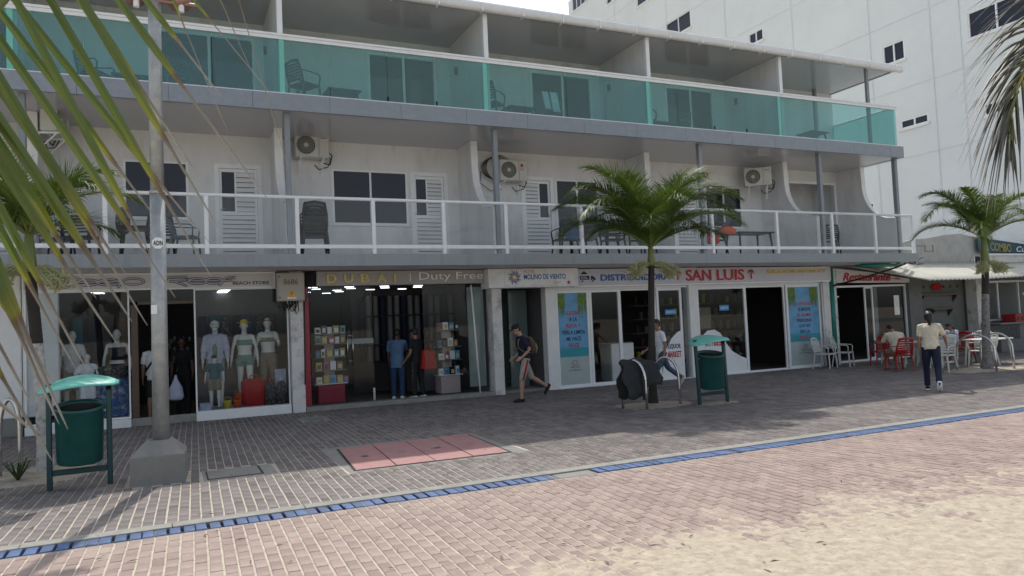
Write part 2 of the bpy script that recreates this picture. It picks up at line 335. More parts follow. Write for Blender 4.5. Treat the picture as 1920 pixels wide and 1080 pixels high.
def brick_block(cx, cy, ln, z, w=.089, c=.006):
    hx, hy = w/2, ln/2-.001
    return [(cx-hx, cy-hy, -.02), (cx+hx, cy-hy, -.02), (cx+hx, cy+hy, -.02), (cx-hx, cy+hy, -.02),
            (cx-hx, cy-hy, z-.004), (cx+hx, cy-hy, z-.004), (cx+hx, cy+hy, z-.004), (cx-hx, cy+hy, z-.004),
            (cx-hx+c, cy-hy+c, z), (cx+hx-c, cy-hy+c, z), (cx+hx-c, cy+hy-c, z), (cx-hx+c, cy+hy-c, z)]
BF = [(0, 1, 5, 4), (1, 2, 6, 5), (2, 3, 7, 6), (3, 0, 4, 7), (4, 5, 9, 8), (5, 6, 10, 9), (6, 7, 11, 10), (7, 4, 8, 11), (8, 9, 10, 11)]
def rnd_attr(me, vals): a = me.attributes.new('rnd', 'FLOAT', 'POINT'); a.data.foreach_set('value', vals)
def lay(bl, base, mat, n_single, name):
    bl = sorted(bl, key=lambda b: b[0]**2+b[1]**2)
    shared = []
    for k in range(12):
        me = bpy.data.meshes.new('brick'); me.from_pydata(brick_block(0, 0, .199, random.uniform(-.001, .0025), .089+random.uniform(-.003, .002)), [], BF)
        rnd_attr(me, [random.random()]*12); me.materials.append(MATS[mat]); shared.append(me)
    k = 0; rest = []
    for b in bl:
        inframe = True
        c = Vector((b[0], b[1], -CH)); zc = c.dot(_f); px = 960+FPX*c.dot(RT)/zc; py = 540-FPX*c.dot(UP)/zc
        inframe = 5 < px < 1915 and py < 1075
        if k < n_single and b[2] > .19 and inframe:
            o = bpy.data.objects.new('brick', shared[random.randrange(12)]); COL.objects.link(o); o.parent = base; o.location = (b[0], b[1], 0)
            o.rotation_euler = (0, 0, random.gauss(-.03, .006)); k += 1
        else: rest.append(b)
    vs = []; fs = []; rv = []
    for b in rest:
        n = len(vs); vs += brick_block(b[0], b[1], b[2], random.uniform(-.001, .003)); fs += [tuple(i+n for i in f) for f in BF]; rv += [random.random()]*12
    me = bpy.data.meshes.new(name); me.from_pydata(vs, [], fs); rnd_attr(me, rv); me.materials.append(MATS[mat])
    o = bpy.data.objects.new(name, me); COL.objects.link(o); o.parent = base; o['kind'] = 'stuff'
lay(bricks(3.0, DR0-.004), promenade, 'brick_lower', 300, 'paving_bricks')
lay(bricks(KB1+.004, 16.9, True), pavement, 'brick_upper', 300, 'paving_bricks')

# sand drifted over the promenade and in the tree pits: a sheet whose height rises above the bricks where it lies
def sand_sheet(name, x0, x1, y0, y1, step, hf):
    nx, ny = int((x1-x0)/step)+1, int((y1-y0)/step)+1
    vs = []; idx = {}; fs = []
    hh = [[hf(x0+i*step, y0+j*step) for j in range(ny)] for i in range(nx)]
    for i in range(nx-1):
        for j in range(ny-1):
            q = ((i, j), (i+1, j), (i+1, j+1), (i, j+1))
            if max(hh[a][b] for a, b in q) < -.011: continue
            f = []
            for a, b in q:
                if (a, b) not in idx: idx[(a, b)] = len(vs); vs.append((x0+a*step, y0+b*step, hh[a][b]))
                f.append(idx[(a, b)])
            fs.append(tuple(f))
    me = bpy.data.meshes.new(name); me.from_pydata(vs, [], fs); me.shade_smooth(); me.materials.append(MATS['sand'])
    o = bpy.data.objects.new(name, me); COL.objects.link(o); tag(o, kind='structure')
def drift(x, y):
    edge = 5.05 - .06*x - y
    if x < 2.6: edge -= (2.6-x)*.7
    v = edge*.75 + fbm(x, y, .7, 3)*.9 + fbm(x, y, 4, 9)*.75 + fbm(x, y, 11, 4)*.7
    h = max(-.016, min(.03, v*.014+.0))
    return h + (noise.noise((x*14, y*14, 5))*.006 + noise.noise((x*30, y*30, 1))*.002 if h > -.012 else 0)
sand_sheet('sand', 0.5, 9.5, 3.0, 7.2, .028, drift)
sand_sheet('sand', 8.0, 24, 2.6, 7.3, .1, drift)
g = MB(); g.quad((-14, -40, -.008), (46, -40, -.008), (46, 3.0, -.008), (-14, 3.0, -.008)); struct(g, 'beach', 'sand')
def pit(cx, cy, rx, ry):
    def h(x, y):
        d = math.sqrt(((x-cx)/rx)**2+((y-cy)/ry)**2) + fbm(x, y, 3, cx)*.35
        return .03*(1.02-d) + noise.noise((x*18, y*18, 3))*.006 if d < 1.45 else -.02
    sand_sheet('sand', cx-rx*1.5, cx+rx*1.5, cy-ry*1.5, cy+ry*1.5, .035, h)
for p in PITS: pit(*p)

# blue painted grate blocks over the drain, each one its own piece
drain = struct(MB().box(-6, 3.86, DR0+.0, DR0+.012, -.034, -.004), 'drain_cover', 'concrete_kerb')
x = -2.2; k = 0; bm_ = []
for q in range(4):
    me = MB().bbox(-.047+random.uniform(-.003, .003), .047+random.uniform(-.003, .003), DR0+.014, DR1-.004, -.034, .004+random.uniform(-.003, .003), .006).mesh('grate_block')
    rnd_attr(me, [random.random()]*32); me.materials.append(MATS['blue_block']); bm_.append(me)
far = MB()
while x < 30:
    w = .094; gap = .024 if random.random() < .6 else .007
    if not (3.9 < x < 4.42):
        if x < 13.5:
            o = bpy.data.objects.new('grate_block', bm_[random.randrange(4)]); COL.objects.link(o); o.parent = drain; o.location = (x, 0, random.uniform(-.003, .002))
            if gap < .02 and random.random() < .5:
                MB().box(x+.05, x+.062, DR0+.02, DR1-.01, -.034, -.001).obj('joint_sand', 'sand_joint', drain)
        else: far.bbox(x-w/2, x+w/2, DR0+.014, DR1-.004, -.034, .003, .005)
    x += w+gap
far.obj('grate_blocks', 'blue_block', drain)['kind'] = 'stuff'
MB().bbox(3.93, 4.42, DR0+.014, DR1-.004, -.034, -.004, .01).obj('worn_cover', 'concrete', drain)

# pink utility hatch set in the pavement
h = thing('utility_hatch', 'pink painted concrete utility cover of four slabs set in the pavement', 'hatch', (3.2, 10.3, 0))
fr = MB()
A, B, C_, D = (2.08, 9.36), (4.16, 9.32), (4.30, 11.25), (2.24, 11.18)
def lerp(a, b, t): return (a[0]+(b[0]-a[0])*t, a[1]+(b[1]-a[1])*t)
MB().bbox(1.99, 4.42, 9.18, 11.42, -.05, -.002, .004).obj('frame', 'concrete', h)
MB().prism([(2.055, 9.34), (4.20, 9.29), (4.33, 11.27), (2.215, 11.20)], -.0015, .0015, 'XY').obj('recess', 'drain_dark', h)
for i in range(4):
    t0, t1 = i/4+.004, (i+1)/4-.004
    p = [lerp(A, B, t0), lerp(A, B, t1), lerp(D, C_, t1), lerp(D, C_, t0)]
    MB().prism(p, .002, .007+.002*(i % 2), 'XY').obj('slab', 'hatch_pink', h)
    c = lerp(lerp(p[0], p[1], .5), lerp(p[3], p[2], .5), .5)
    MB().tube([(c[0]-.06, c[1], .004), (c[0]-.05, c[1]+.01, .022), (c[0]+.05, c[1]+.01, .022), (c[0]+.06, c[1], .004)], .005, 6).obj('handle', 'galvanised', h)
    MB().prism([(c[0]+.11*math.cos(a)*random.uniform(.2, 1.), c[1]+.07*math.sin(a)*random.uniform(.4, 1.2)) for a in [j*PI/7 for j in range(14)]], .0065, .0085, 'XY').obj('stain', 'hatch_dirt', h)
h = thing('drain_cover_plate', 'grey rectangular concrete access cover beside the lamp post base', 'cover', (.8, 10.2, 0))
MB().bbox(.36, 1.22, 9.85, 10.62, -.05, -.002, .006).obj('surround', 'concrete_kerb', h)
MB().box(.40, 1.06, 9.93, 10.55, -.001, .002).obj('joint', 'drain_dark', h)
MB().bbox(.415, 1.03, 9.95, 10.53, .0, .008, .004).obj('cover', 'concrete', h)
h = thing('access_cover', 'small broken concrete access cover near the duty free shop pillar', 'cover', (2.64, 15.4, 0))
MB().bbox(2.38, 2.9, 15.0, 15.75, -.05, .0, .01).obj('surround', 'concrete_kerb', h)
MB().bbox(2.47, 2.8, 15.15, 15.6, .0, .012, .006).obj('cover', 'concrete', h)

# ================================================================== HOTEL
XL, XR = -7.5, 20.45
hotel = thing('hotel_building', 'three storey white hotel with teal glass balconies above a row of shops', 'hotel', (6, 18, 0))
def part(mb, name, mat, parent=hotel, smooth=False): return mb.obj(name, mat, parent, smooth)
Z1, Z1T, Z2, Z2T, Z3 = 3.09, 3.33, 6.25, 6.58, 8.90
YB1, YB2 = 17.78, 17.8
# slabs
part(MB().box(XL, 20.9, 15.56, 22.5, Z1, Z1T), 'floor_slab', 'white_wall')
part(MB().box(XL, 20.94, 15.50, 15.56-.002, Z1-.01, Z1T), 'fascia', 'grey_fascia')
part(MB().box(20.902, 20.94, 15.562, 17.2, Z1-.01, Z1T), 'fascia', 'grey_fascia')
part(MB().box(XL, 20.36, 15.47, 22.5, Z2, Z2T-.05), 'ceiling', 'soffit_panel')
x = XL
while x < 20.3:     # cladding tiles on the upper fascia
    l = min(1.52, 20.40-x); part(MB().bbox(x+.002, x+l-.002, 15.38, 15.467, Z2-.012, Z2T, .004), 'fascia_tile', 'grey_tile'); x += 1.52
for y0 in (15.49, 17.0, 18.5): part(MB().bbox(20.363, 20.45, y0-.107*(y0 < 15.5), y0+1.48, Z2-.012, Z2T, .004), 'fascia_tile', 'grey_tile')
part(MB().box(XL, 20.36, 15.48, 22.5, Z2T-.049, Z2T-.01), 'floor_slab', 'white_wall')
# back walls with openings
def wall(y, z0, z1, x0, x1, ops, name='wall', mat='white_wall', th=.16):
    m = MB(); xs = x0
    for (a, b, c, d) in sorted(ops):
        if a > xs: m.box(xs, a, y, y+th, z0, z1)
        if c > z0: m.box(a, b, y, y+th, z0, c)
        if d < z1: m.box(a, b, y, y+th, d, z1)
        xs = b
    m.box(xs, x1, y, y+th, z0, z1); return part(m, name, mat)
win1 = [(-.80, .47, 4.33, 5.6), (3.62, 5.48, 4.27, 5.6), (9.66, 11.0, 4.28, 5.6), (14.75, 16.16, 4.34, 5.6), (-5.6, -4.0, 4.33, 5.6)]
dor1 = [(1.05, 1.98, Z1T, 5.56), (5.60, 6.5, Z1T, 5.58), (8.66, 9.55, Z1T, 5.6), (13.6, 14.5, Z1T, 5.58), (-3.7, -2.8, Z1T, 5.58)]
wall(YB1, Z1T, Z2, XL, 17.98, win1+dor1)
wall(YB1+1.1, Z1T, Z2, 17.98, 20.4, [])
wall(YB1, Z1T, Z2, 20.15, 20.42, []); part(MB().box(17.98, 18.10, YB1, YB1+.16, Z1T, Z2), 'wall', 'white_wall')
part(MB().box(18.1, 20.15, YB1, YB1+.16, 5.86, Z2), 'wall', 'white_wall')
part(MB().bbox(18.06, 18.14, YB1-.03, YB1-.002, Z1T, 5.9, .01), 'trim', 'white_metal'); part(MB().bbox(20.11, 20.19, YB1-.03, YB1-.002, Z1T, 5.9, .01), 'trim', 'white_metal'); part(MB().bbox(18.142, 20.108, YB1-.03, YB1-.002, 5.82, 5.9, .01), 'trim', 'white_metal')
slid = [(-.1, 1.95, Z2T, 8.56), (4.58, 6.35, Z2T, 8.56), (9.04, 10.96, Z2T, 8.56), (13.5, 15.28, Z2T, 8.56), (-4.6, -2.8, Z2T, 8.56)]
wall(YB2, Z2T, Z3, XL, 20.3, slid)
part(MB().box(XL, 20.6, 22.5, 22.66, 0, Z3), 'rear_wall', 'white_wall')
part(MB().box(20.28, 20.42, YB1+.2, 22.5, 3.33, Z2-.002), 'wall', 'white_wall'); part(MB().box(19.9, 20.2, YB2+.18, 22.5, Z2T, Z3), 'wall', 'white_wall')
def window(x0, x1, z0, z1, y, mull=1, sill=True):
    t = .045; o = part(MB().box(x0, x1, y-.02, y+.06, z0, z0+t).box(x0, x1, y-.02, y+.06, z1-t, z1).box(x0, x0+t, y-.02, y+.06, z0+t, z1-t).box(x1-t, x1, y-.02, y+.06, z0+t, z1-t), 'window', 'white_metal')
    for i in range(mull): xm = x0+(x1-x0)*(i+1)/(mull+1); MB().box(xm-.022, xm+.022, y-.018, y+.058, z0+t, z1-t).obj('mullion', 'white_metal', o)
    n = mull+1
    for i in range(n):
        a, b = x0+(x1-x0)*i/n+t*.6, x0+(x1-x0)*(i+1)/n-t*.6
        MB().box(a, b, y+.01, y+.018, z0+t-.003, z1-t+.003).obj('pane', 'dark_window', o)
    if sill: MB().bbox(x0-.04, x1+.04, y-.06, y-.022, z0-.04, z0-.002, .008).obj('sill', 'white_paint', o)
for (a, b, c, d) in win1: window(a, b, c, d, YB1+.02)
def door(x0, x1, z0, z1, y, gl='L', open_=False):
    t = .055
    o = part(MB().box(x0-.04, x0+t, y-.03, y+.08, z0, z1+.04).box(x1-t, x1+.04, y-.03, y+.08, z0, z1+.04).box(x0+t, x1-t, y-.03, y+.08, z1-t, z1+.04), 'door', 'white_metal')
    lx0, lx1 = x0+t+.004, x1-t-.004; zm = z0+(z1-z0)*.52; w = lx1-lx0
    g0, g1 = (lx0+.06, lx0+w*.40) if gl == 'L' else (lx1-w*.40, lx1-.06)
    MB().box(lx0, lx1, y+.02, y+.05, z0+.01, z0+.10).box(lx0, lx1, y+.02, y+.05, zm-.04, zm+.04).box(lx0, lx1, y+.02, y+.05, z1-t-.08, z1-t-.004).box(lx0, lx0+.055, y+.021, y+.049, z0+.10, z1-.13).box(lx1-.055, lx1, y+.021, y+.049, z0+.10, z1-.13).box(*( (g1, g1+.04) if gl == 'L' else (g0-.04, g0)), y+.022, y+.048, zm+.04, z1-.13).obj('leaf_frame', 'white_metal', o)
    MB().box(g0, g1, y+.03, y+.036, zm+.04, z1-.13).obj('pane', 'dark_window', o)
    MB().box(lx0+.05, lx1-.05, y+.066, y+.07, z0+.1, z1-.1).obj('gap_shade', 'interior_grey', o); l0, l1 = (g1+.04, lx1-.055) if gl == 'L' else (lx0+.055, g0-.04)  # dark sheet behind the slats puts shade into their gaps by colour
    for a, b, q0, q1 in ((l0, l1, zm+.045, z1-.135), (lx0+.055, lx1-.055, z0+.10, zm-.042)):
        n = int((q1-q0)/.10)
        for i in range(n):
            za = q0+(q1-q0)*i/n; zb = q0+(q1-q0)*(i+1)/n
            MB().prism([(y+.000, za), (y+.012, za), (y+.062, zb-.012), (y+.050, zb-.006)], a, b, 'YZ').obj('slat', 'white_metal', o)
    hx = lx1-.03 if gl == 'R' else lx0+.03
    MB().tube([(hx, y+.02, zm+.08), (hx, y-.03, zm+.08), (hx+.08*(1 if gl == 'L' else -1), y-.03, zm+.08)], .01, 6).obj('handle', 'galvanised', o)
for (a, b, c, d), s in zip(dor1, 'LLRLL'): door(a, b, c, d, YB1+.02, s)
for (a, b, c, d) in slid:     # sliding glass doors of the top floor
    y = YB2+.03; o = part(MB().box(a, a+.06, y-.04, y+.06, c, d).box(b-.06, b, y-.04, y+.06, c, d).box(a+.06, b-.06, y-.04, y+.06, d-.06, d), 'sliding_door', 'white_metal')
    xm = a+(b-a)*.52
    MB().box(xm-.03, xm+.03, y-.03, y+.05, c, d-.06).obj('stile', 'white_metal', o); MB().box(xm+.04, xm+.13, y-.02, y+.04, c, d-.06).obj('stile', 'black_mat', o)
    MB().box(a+.06, xm-.03, y+.0, y+.01, c, d-.06).obj('pane', 'window_glass', o); MB().box(xm+.13, b-.06, y+.015, y+.025, c, d-.06).obj('pane', 'window_glass', o)
    part(MB().box(a-.1, b+.1, YB2+1.6, YB2+1.65, c, Z3-.02), 'curtain', 'interior_grey')
# partitions with the swept front edge on the first floor, plain ones above
def swept(x):
    p = [(YB1-.002, Z1T), (15.66, Z1T), (15.66, 4.42)]
    for i in range(15): a = PI/2*i/14; p.append((15.68+1.1*math.sin(a), 5.62-1.18*math.cos(a)))
    p += [(16.80, Z2-.002), (YB1-.002, Z2-.002)]
    part(MB().prism(p, x-.06, x+.06, 'YZ'), 'partition_wall', 'white_wall')
    q = p[2:-1]; m = MB()          # raised white lip that follows the edge
    for i in range(len(q)-1):
        (a, b), (c, d) = q[i], q[i+1]; m.quad((x-.085, a-.012, b-.006), (x+.085, a-.012, b-.006), (x+.085, c-.012, d-.006), (x-.085, c-.012, d-.006)); m.quad((x-.085, a-.012, b-.006), (x-.085, c-.012, d-.006), (x-.085, c+.05, d+.0), (x-.085, a+.05, b+.0))
    part(m, 'edge_trim', 'white_paint')
for x in (-6.4, -2.3, 2.28, 6.9, 12.0, 17.02, 20.3): swept(x)
COLX = [-2.3, 2.30, 6.95, 12.86, 17.16, 20.32]
for x in COLX: part(MB().bbox(x-.055, x+.055, 15.60-.02, 15.69-.02+.04, Z1T, Z2-.004, .006), 'column', 'grey_metal')
for x in (-2.4, 2.20, 6.78, 11.28, 15.76):
    part(MB().box(x-.05, x+.05, 15.62, YB2-.002, Z2T, Z3-.002), 'partition_wall', 'white_wall')
    part(MB().bbox(x-.055, x+.055, 15.50, 15.6, Z2T, Z3-.002, .005), 'post', 'white_metal')
part(MB().bbox(19.2, 19.3, 15.52, 15.6, Z2T, Z3-.002, .005), 'post', 'grey_metal'); part(MB().bbox(19.2, 19.3, 17.5, 17.6, Z2T, Z3-.002, .005), 'post', 'grey_metal')
# roof, gutter
roof = part(MB().box(XL, 20.25, 15.46, 22.7, Z3, Z3+.1), 'roof', 'soffit_panel')
MB().box(XL, 20.27, 15.42, 15.458, Z3-.02, Z3+.12).obj('fascia', 'grey_metal', roof); MB().box(20.252, 20.29, 15.46, 22.7, Z3-.02, Z3+.12).obj('fascia', 'grey_metal', roof)
MB().prism([(15.3, Z3+.13), (22.9, Z3+.75), (22.9, Z3+.80), (15.3, Z3+.17)], XL, 20.4, 'YZ').obj('roof_sheet', 'white_metal', roof)
gut = MB(); GX0, GX1 = XL, 20.5; prof = [(15.41, Z3+.12), (15.41, Z3+.02)] + [(15.33+.07*math.cos(-a), Z3+.03+.06*math.sin(-a)) for a in [PI*j/8 for j in range(1, 8)]] + [(15.255, Z3+.06), (15.255, Z3+.12), (15.24, Z3+.12), (15.235, Z3+.05)] + [(15.33-.095*math.cos(a), Z3+.03-.085*math.sin(a)) for a in [PI*j/8 for j in range(1, 8)]] + [(15.418, Z3+.12)]
n = len(prof)
gv = [(GX0, a, b) for a, b in prof]+[(GX1, a, b) for a, b in prof]; gut.add(gv, [(i, i+1, n+i+1, n+i) for i in range(n-1)]); gut.obj('gutter', 'white_paint', roof, True)
for i in range(27): x = XL+.6+i*1.04; MB().bbox(x-.02, x+.02, 15.222, 15.42, Z3-.07, Z3+.135, .004).obj('gutter_bracket', 'white_metal', roof)
# ---- first floor railing
RY = 15.58
rail = thing('railing', None, None, (6, RY, Z1T)); rail.parent = hotel; rail.location = Vector((6, RY, Z1T))-hotel.location
rail.name = 'balcony_railing'
def rpart(m, n, mat, sm=False): return m.obj(n, mat, rail, sm)
px_ = [-6.2, -4.45, -2.7, -1.01, .72, 2.44, 4.02, 5.6, 7.12, 9.12, 11.06, 13.1, 15.35, 17.45, 19.2, 20.86]
rpart(MB().tube([(XL, RY, 4.50), (20.88, RY, 4.50)], .036, 10), 'top_rail', 'white_metal', True)
rpart(MB().bbox(XL, 20.86, RY-.025, RY+.025, 3.45, 3.53, .005), 'bottom_rail', 'white_metal')
for x in px_: rpart(MB().bbox(x-.04, x+.04, RY-.045, RY+.045, Z1T, 4.47, .006), 'post', 'white_metal')
for a, b in zip(px_[:-1], px_[1:]): rpart(MB().box(a+.045, b-.045, RY-.005, RY+.005, 3.535, 4.46), 'glass_panel', 'clear_glass')
rpart(MB().tube([(20.86, RY+.037, 4.50), (20.86, 17.7, 4.50)], .036, 10), 'top_rail', 'white_metal', True)
rpart(MB().box(20.855, 20.865, RY+.05, 17.7, 3.535, 4.46), 'glass_panel', 'clear_glass')
# ---- top floor railing
RY2 = 15.44
rail2 = thing('balcony_railing', None, None, (6, RY2, Z2T)); rail2.parent = hotel; rail2.location = Vector((6, RY2, Z2T))-hotel.location
rail = rail2
TZ = 7.82
rpart(MB().bbox(XL, 20.28, RY2-.05, RY2+.05, TZ-.05, TZ, .008), 'top_rail', 'white_metal'); rpart(MB().bbox(XL, 20.28, RY2-.035, RY2+.035, TZ-.12, TZ-.052, .006), 'rail_channel', 'white_metal')
rpart(MB().bbox(XL, 20.28, RY2-.02, RY2+.02, Z2T, Z2T+.03, .004), 'base_channel', 'white_metal')
gj = [-6.3, -5.1, -3.9, -2.45, -1.3, -.2, .89, 2.20, 3.17, 4.4, 5.5, 6.68, 7.67, 8.8, 9.87, 11.16, 12.07, 13.25, 14.35, 15.55, 16.53, 17.61, 18.7, 19.75, 20.26]
for a, b in zip(gj[:-1], gj[1:]): rpart(MB().box(a+.006, b-.006, RY2-.006, RY2+.006, Z2T+.03, TZ-.12), 'glass_panel', 'green_glass')
for x in (-2.45, 2.2, 6.68, 11.16, 15.55): rpart(MB().box(x-.04, x+.06, RY2-.012, RY2-.008, Z2T+.03, TZ-.12), 'glass_edge', 'bin_roof')
for x in (4.4, 5.5, 13.25, 14.35): rpart(MB().box(x-.02, x+.02, RY2-.014, RY2-.009, Z2T+.03, Z2T+.13), 'clamp', 'black_mat')
rpart(MB().bbox(20.22, 20.30, RY2+.055, 17.8, TZ-.05, TZ, .008), 'top_rail', 'white_metal')
rpart(MB().box(20.25, 20.262, RY2+.06, 17.8, Z2T+.03, TZ-.052), 'glass_panel', 'green_glass')
# switches / lamps on the top floor partitions
for x in (2.14, 6.72, 11.22, 15.70): part(MB().bbox(x-.06, x, 17.2, 17.3, 8.02, 8.2, .01), 'wall_lamp', 'black_mat')
for x in (2.85, 7.4, 11.9, 16.4): part(MB().bbox(x, x+.09, YB2-.03, YB2-.002, 7.35, 7.43, .005), 'socket', 'grey_plastic')

# ---- ground floor fabric
part(MB().box(XL, 20.9, 17.02, 22.4, -.04, .02), 'shop_floor', 'interior_floor')
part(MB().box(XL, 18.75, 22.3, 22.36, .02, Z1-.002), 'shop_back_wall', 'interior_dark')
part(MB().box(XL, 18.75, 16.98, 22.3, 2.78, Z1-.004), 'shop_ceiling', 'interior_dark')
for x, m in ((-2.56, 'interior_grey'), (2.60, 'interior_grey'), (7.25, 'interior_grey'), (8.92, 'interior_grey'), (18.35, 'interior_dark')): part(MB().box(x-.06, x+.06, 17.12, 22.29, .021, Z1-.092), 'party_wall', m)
for i in range(9): x = XL+i*.62; part(MB().bbox(x, x+.606, FY-.04, FY+.1, .34, Z1-.02, .02), 'wall_panel', 'white_paint')     # ribbed white wall at the left
part(MB().bbox(XL, -2.54, FY-.08, FY+.1, 0, .335, .01), 'plinth', 'concrete')
part(MB().box(XL, 18.8, FY+.02, FY+.12, 3.05, Z1-.002), 'lintel', 'dirty_white')
part(MB().bbox(2.42, 2.69, 16.72, 17.12, 0, Z1-.012, .012), 'pillar', 'dirty_white'); part(MB().bbox(7.19, 7.45, 16.74, 17.12, 0, Z1-.012, .012), 'pillar', 'dirty_white')
part(MB().bbox(8.72, 9.02, 16.85, 17.12, 0, Z1-.012, .012), 'pillar', 'white_paint'); part(MB().bbox(13.20, 13.50, 16.82, 17.12, 0, Z1-.012, .012), 'pillar', 'white_paint')
part(MB().bbox(18.28, 18.56, 16.80, 17.12, 0, Z1-.012, .012), 'pillar', 'dirty_white')
part(MB().tube([(18.68, 16.85, 0), (18.68, 16.85, 3.0)], .085, 12), 'drain_pipe', 'teal_pipe', smooth=True)
part(MB().tube([(18.2, 16.76, 0.02), (18.16, 16.76, 2.55)], .02, 6), 'conduit', 'white_paint', smooth=True)
part(MB().bbox(-2.5, 2.415, 16.86, 17.0, 0, .16, .01), 'shop_step', 'concrete_kerb'); part(MB().bbox(2.70, 7.18, 16.70, 17.08, 0, .10, .012), 'shop_step', 'concrete_kerb')
part(MB().bbox(7.46, 8.71, 17.0, 21, -.01, .06, .01), 'shop_step', 'concrete')
part(MB().box(7.46, 8.70, 19.2, 19.3, .06, Z1-.1), 'lobby_wall', 'lobby_green'); part(MB().box(8.15, 8.68, 17.9, 17.95, .06, 2.6), 'lobby_screen', 'frost_glass')

# ---- shop 1: beach store
def frame(parent, x0, x1, z0, z1, y, t, mat, name='frame', d=.05):
    return MB().box(x0, x1, y-d/2, y+d/2, z0, z0+t).box(x0, x1, y-d/2, y+d/2, z1-t, z1).box(x0, x0+t, y-d/2, y+d/2, z0+t, z1-t).box(x1-t, x1, y-d/2, y+d/2, z0+t, z1-t).obj(name, mat, parent)
def shop(name): o = thing(name, None, None, (0, 0, 0)); o.parent = hotel; o.location = Vector((6, 17, 0))-hotel.location; return o
s1 = shop('shop_front')
frame(s1, -2.5, -.70, .17, 2.74, 16.93, .03, 'white_metal'); MB().box(-2.47, -.73, 16.925, 16.935, .20, 2.71).obj('glass_pane', 'shop_glass', s1)
frame(s1, .50, 2.40, .17, 2.74, 16.93, .03, 'white_metal'); MB().box(.53, 2.37, 16.925, 16.935, .20, 2.71).obj('glass_pane', 'shop_glass', s1)
MB().bbox(-2.5, -.70, 16.80, 16.9, .0, .165, .01).obj('sill', 'white_paint', s1); MB().bbox(.50, 2.40, 16.78, 16.9, .0, .20, .01).obj('sill', 'white_paint', s1)
MB().box(-.695, .495, 16.925, 16.935, 2.5, 2.74).obj('transom_pane', 'shop_glass', s1)
MB().bbox(-.68, -.55, 16.90, 17.02, .161, 2.44, .008).obj('door_frame', 'bronze', s1); MB().bbox(-.549, .495, 16.90, 17.02, 2.44, 2.5, .006).obj('door_frame', 'bronze', s1)
MB().box(-2.47, -.74, 17.05, 18.0, .06, .19).obj('display_platform', 'white_paint', s1); MB().box(.53, 2.35, 17.05, 18.0, .06, .19).obj('display_platform', 'white_paint', s1)
for k in range(9):
    y = 17.5+k*.5
    MB().box(-1.42, -1.2, y, y+.03, 2.735, 2.76).obj('ceiling_lamp', 'led', s1); MB().box(1.05, 1.27, y, y+.03, 2.735, 2.76).obj('ceiling_lamp', 'led', s1)
for k in range(7):       # goods hung and stacked at the back of the windows
    MB().bbox(.62+k*.25, .80+k*.25, 18.3, 18.5, 1.1+.1*(k % 2), 2.2, .03).obj('hanging_garment', ('c_navy', 'c_teal', 'print_black', 'c_black', 'c_bluejeans', 'print_black', 'c_brown')[k], s1)
for k in range(6):
    MB().bbox(-2.35+k*.27, -2.15+k*.27, 17.85, 17.98, 1.2-.1*(k % 2), 2.25, .03).obj('hanging_garment', ('c_bluejeans', 'print_black', 'c_teal', 'c_navy', 'c_black', 'c_brown')[k], s1)
cl = MB()
for k in range(60): x = random.uniform(.0, .45); z = random.uniform(.3, 1.7); cl.box(x, x+.05, 18.2+random.uniform(0, .2), 18.5, z, z+.09)
cl.obj('hanging_stock', 'print_black', s1)['kind'] = 'stuff'
MB().bbox(-1.35, -.76, 17.2, 17.6, .2, .98, .03).obj('stock_shelf', 'print_blue', s1); MB().bbox(-1.4, -.74, 17.15, 17.6, .99, 1.22, .05).obj('folded_stock', 'print_black', s1)
MB().bbox(-2.4, -2.15, 17.1, 17.4, .2, .72, .03).obj('tall_tub', 'c_teal', s1)
MB().box(-2.46, -.74, 18.0, 18.05, .2, 2.9).obj('back_panel', 'interior_dark', s1); MB().box(.55, 2.52, 18.6, 18.65, .2, 2.9).obj('back_panel', 'interior_grey', s1)
for k in range(9): MB().box(2.522, 2.536, 17.15, 18.6, .4+k*.27, .425+k*.27).obj('wall_rail', 'bronze', s1)
# ---- shop 2: duty free
s2 = shop('shop_front')
MB().box(2.72, 2.86, 17.00, 17.02, .11, 2.76).obj('red_panel', 'red_panel', s2)
MB().box(2.87, 3.57, 16.985, 16.995, .11, 2.76).obj('glass_pane', 'shop_glass', s2); MB().box(3.575, 4.28, 16.985, 16.995, .11, 2.76).obj('glass_door', 'shop_glass', s2)
MB().box(5.50, 6.62, 16.985, 16.995, .11, 2.76).obj('glass_pane', 'shop_glass', s2)
MB().box(6.63, 7.06, 16.98, 17.0, .24, 2.66).obj('mirror_panel', 'frost_glass', s2)
for x in (3.68, 3.80): MB().tube([(x, 16.93, .95), (x, 16.93, 1.72)], .012, 8).obj('door_handle', 'stainless', s2, True)
MB().tube([(3.68, 16.93, 1.04), (3.8, 16.93, 1.04)], .01, 6).tube([(3.68, 16.93, 1.62), (3.8, 16.93, 1.62)], .01, 6).obj('handle_bar', 'stainless', s2, True)
MB().box(3.66, 4.29, 16.975, 16.983, 1.42, 1.54).obj('frosted_band', 'frost_glass', s2)
MB().bbox(4.24, 4.29, 16.97, 17.01, .11, .4, .004).obj('door_hinge', 'stainless', s2)
MB().tube([(6.78, 16.72, .04), (6.68, 16.80, 2.7)], .02, 8).obj('leaning_pipe', 'white_paint', s2, True)
for k in range(5):
    for j in range(4):
        x = 2.95+j*.85+(k % 2)*.2; y = 17.6+k*.7
        MB().box(x, x+.22, y, y+.03, 2.755, 2.765).obj('ceiling_lamp', 'led', s2)
MB().box(4.35, 7.15, 19.4, 19.45, .1, 2.9).obj('back_shelving', 'interior_dark', s2)
for k in range(14): MB().bbox(4.5+k*.19, 4.62+k*.19, 19.2, 19.38, .9, 2.6, .03).obj('hanging_garment', 'interior_grey' if k % 3 else 'c_navy', s2)
MB().box(4.4, 7.1, 19.1, 19.12, 2.05, 2.09).box(4.4, 7.1, 19.1, 19.12, 1.3, 1.34).obj('rail', 'black_mat', s2)
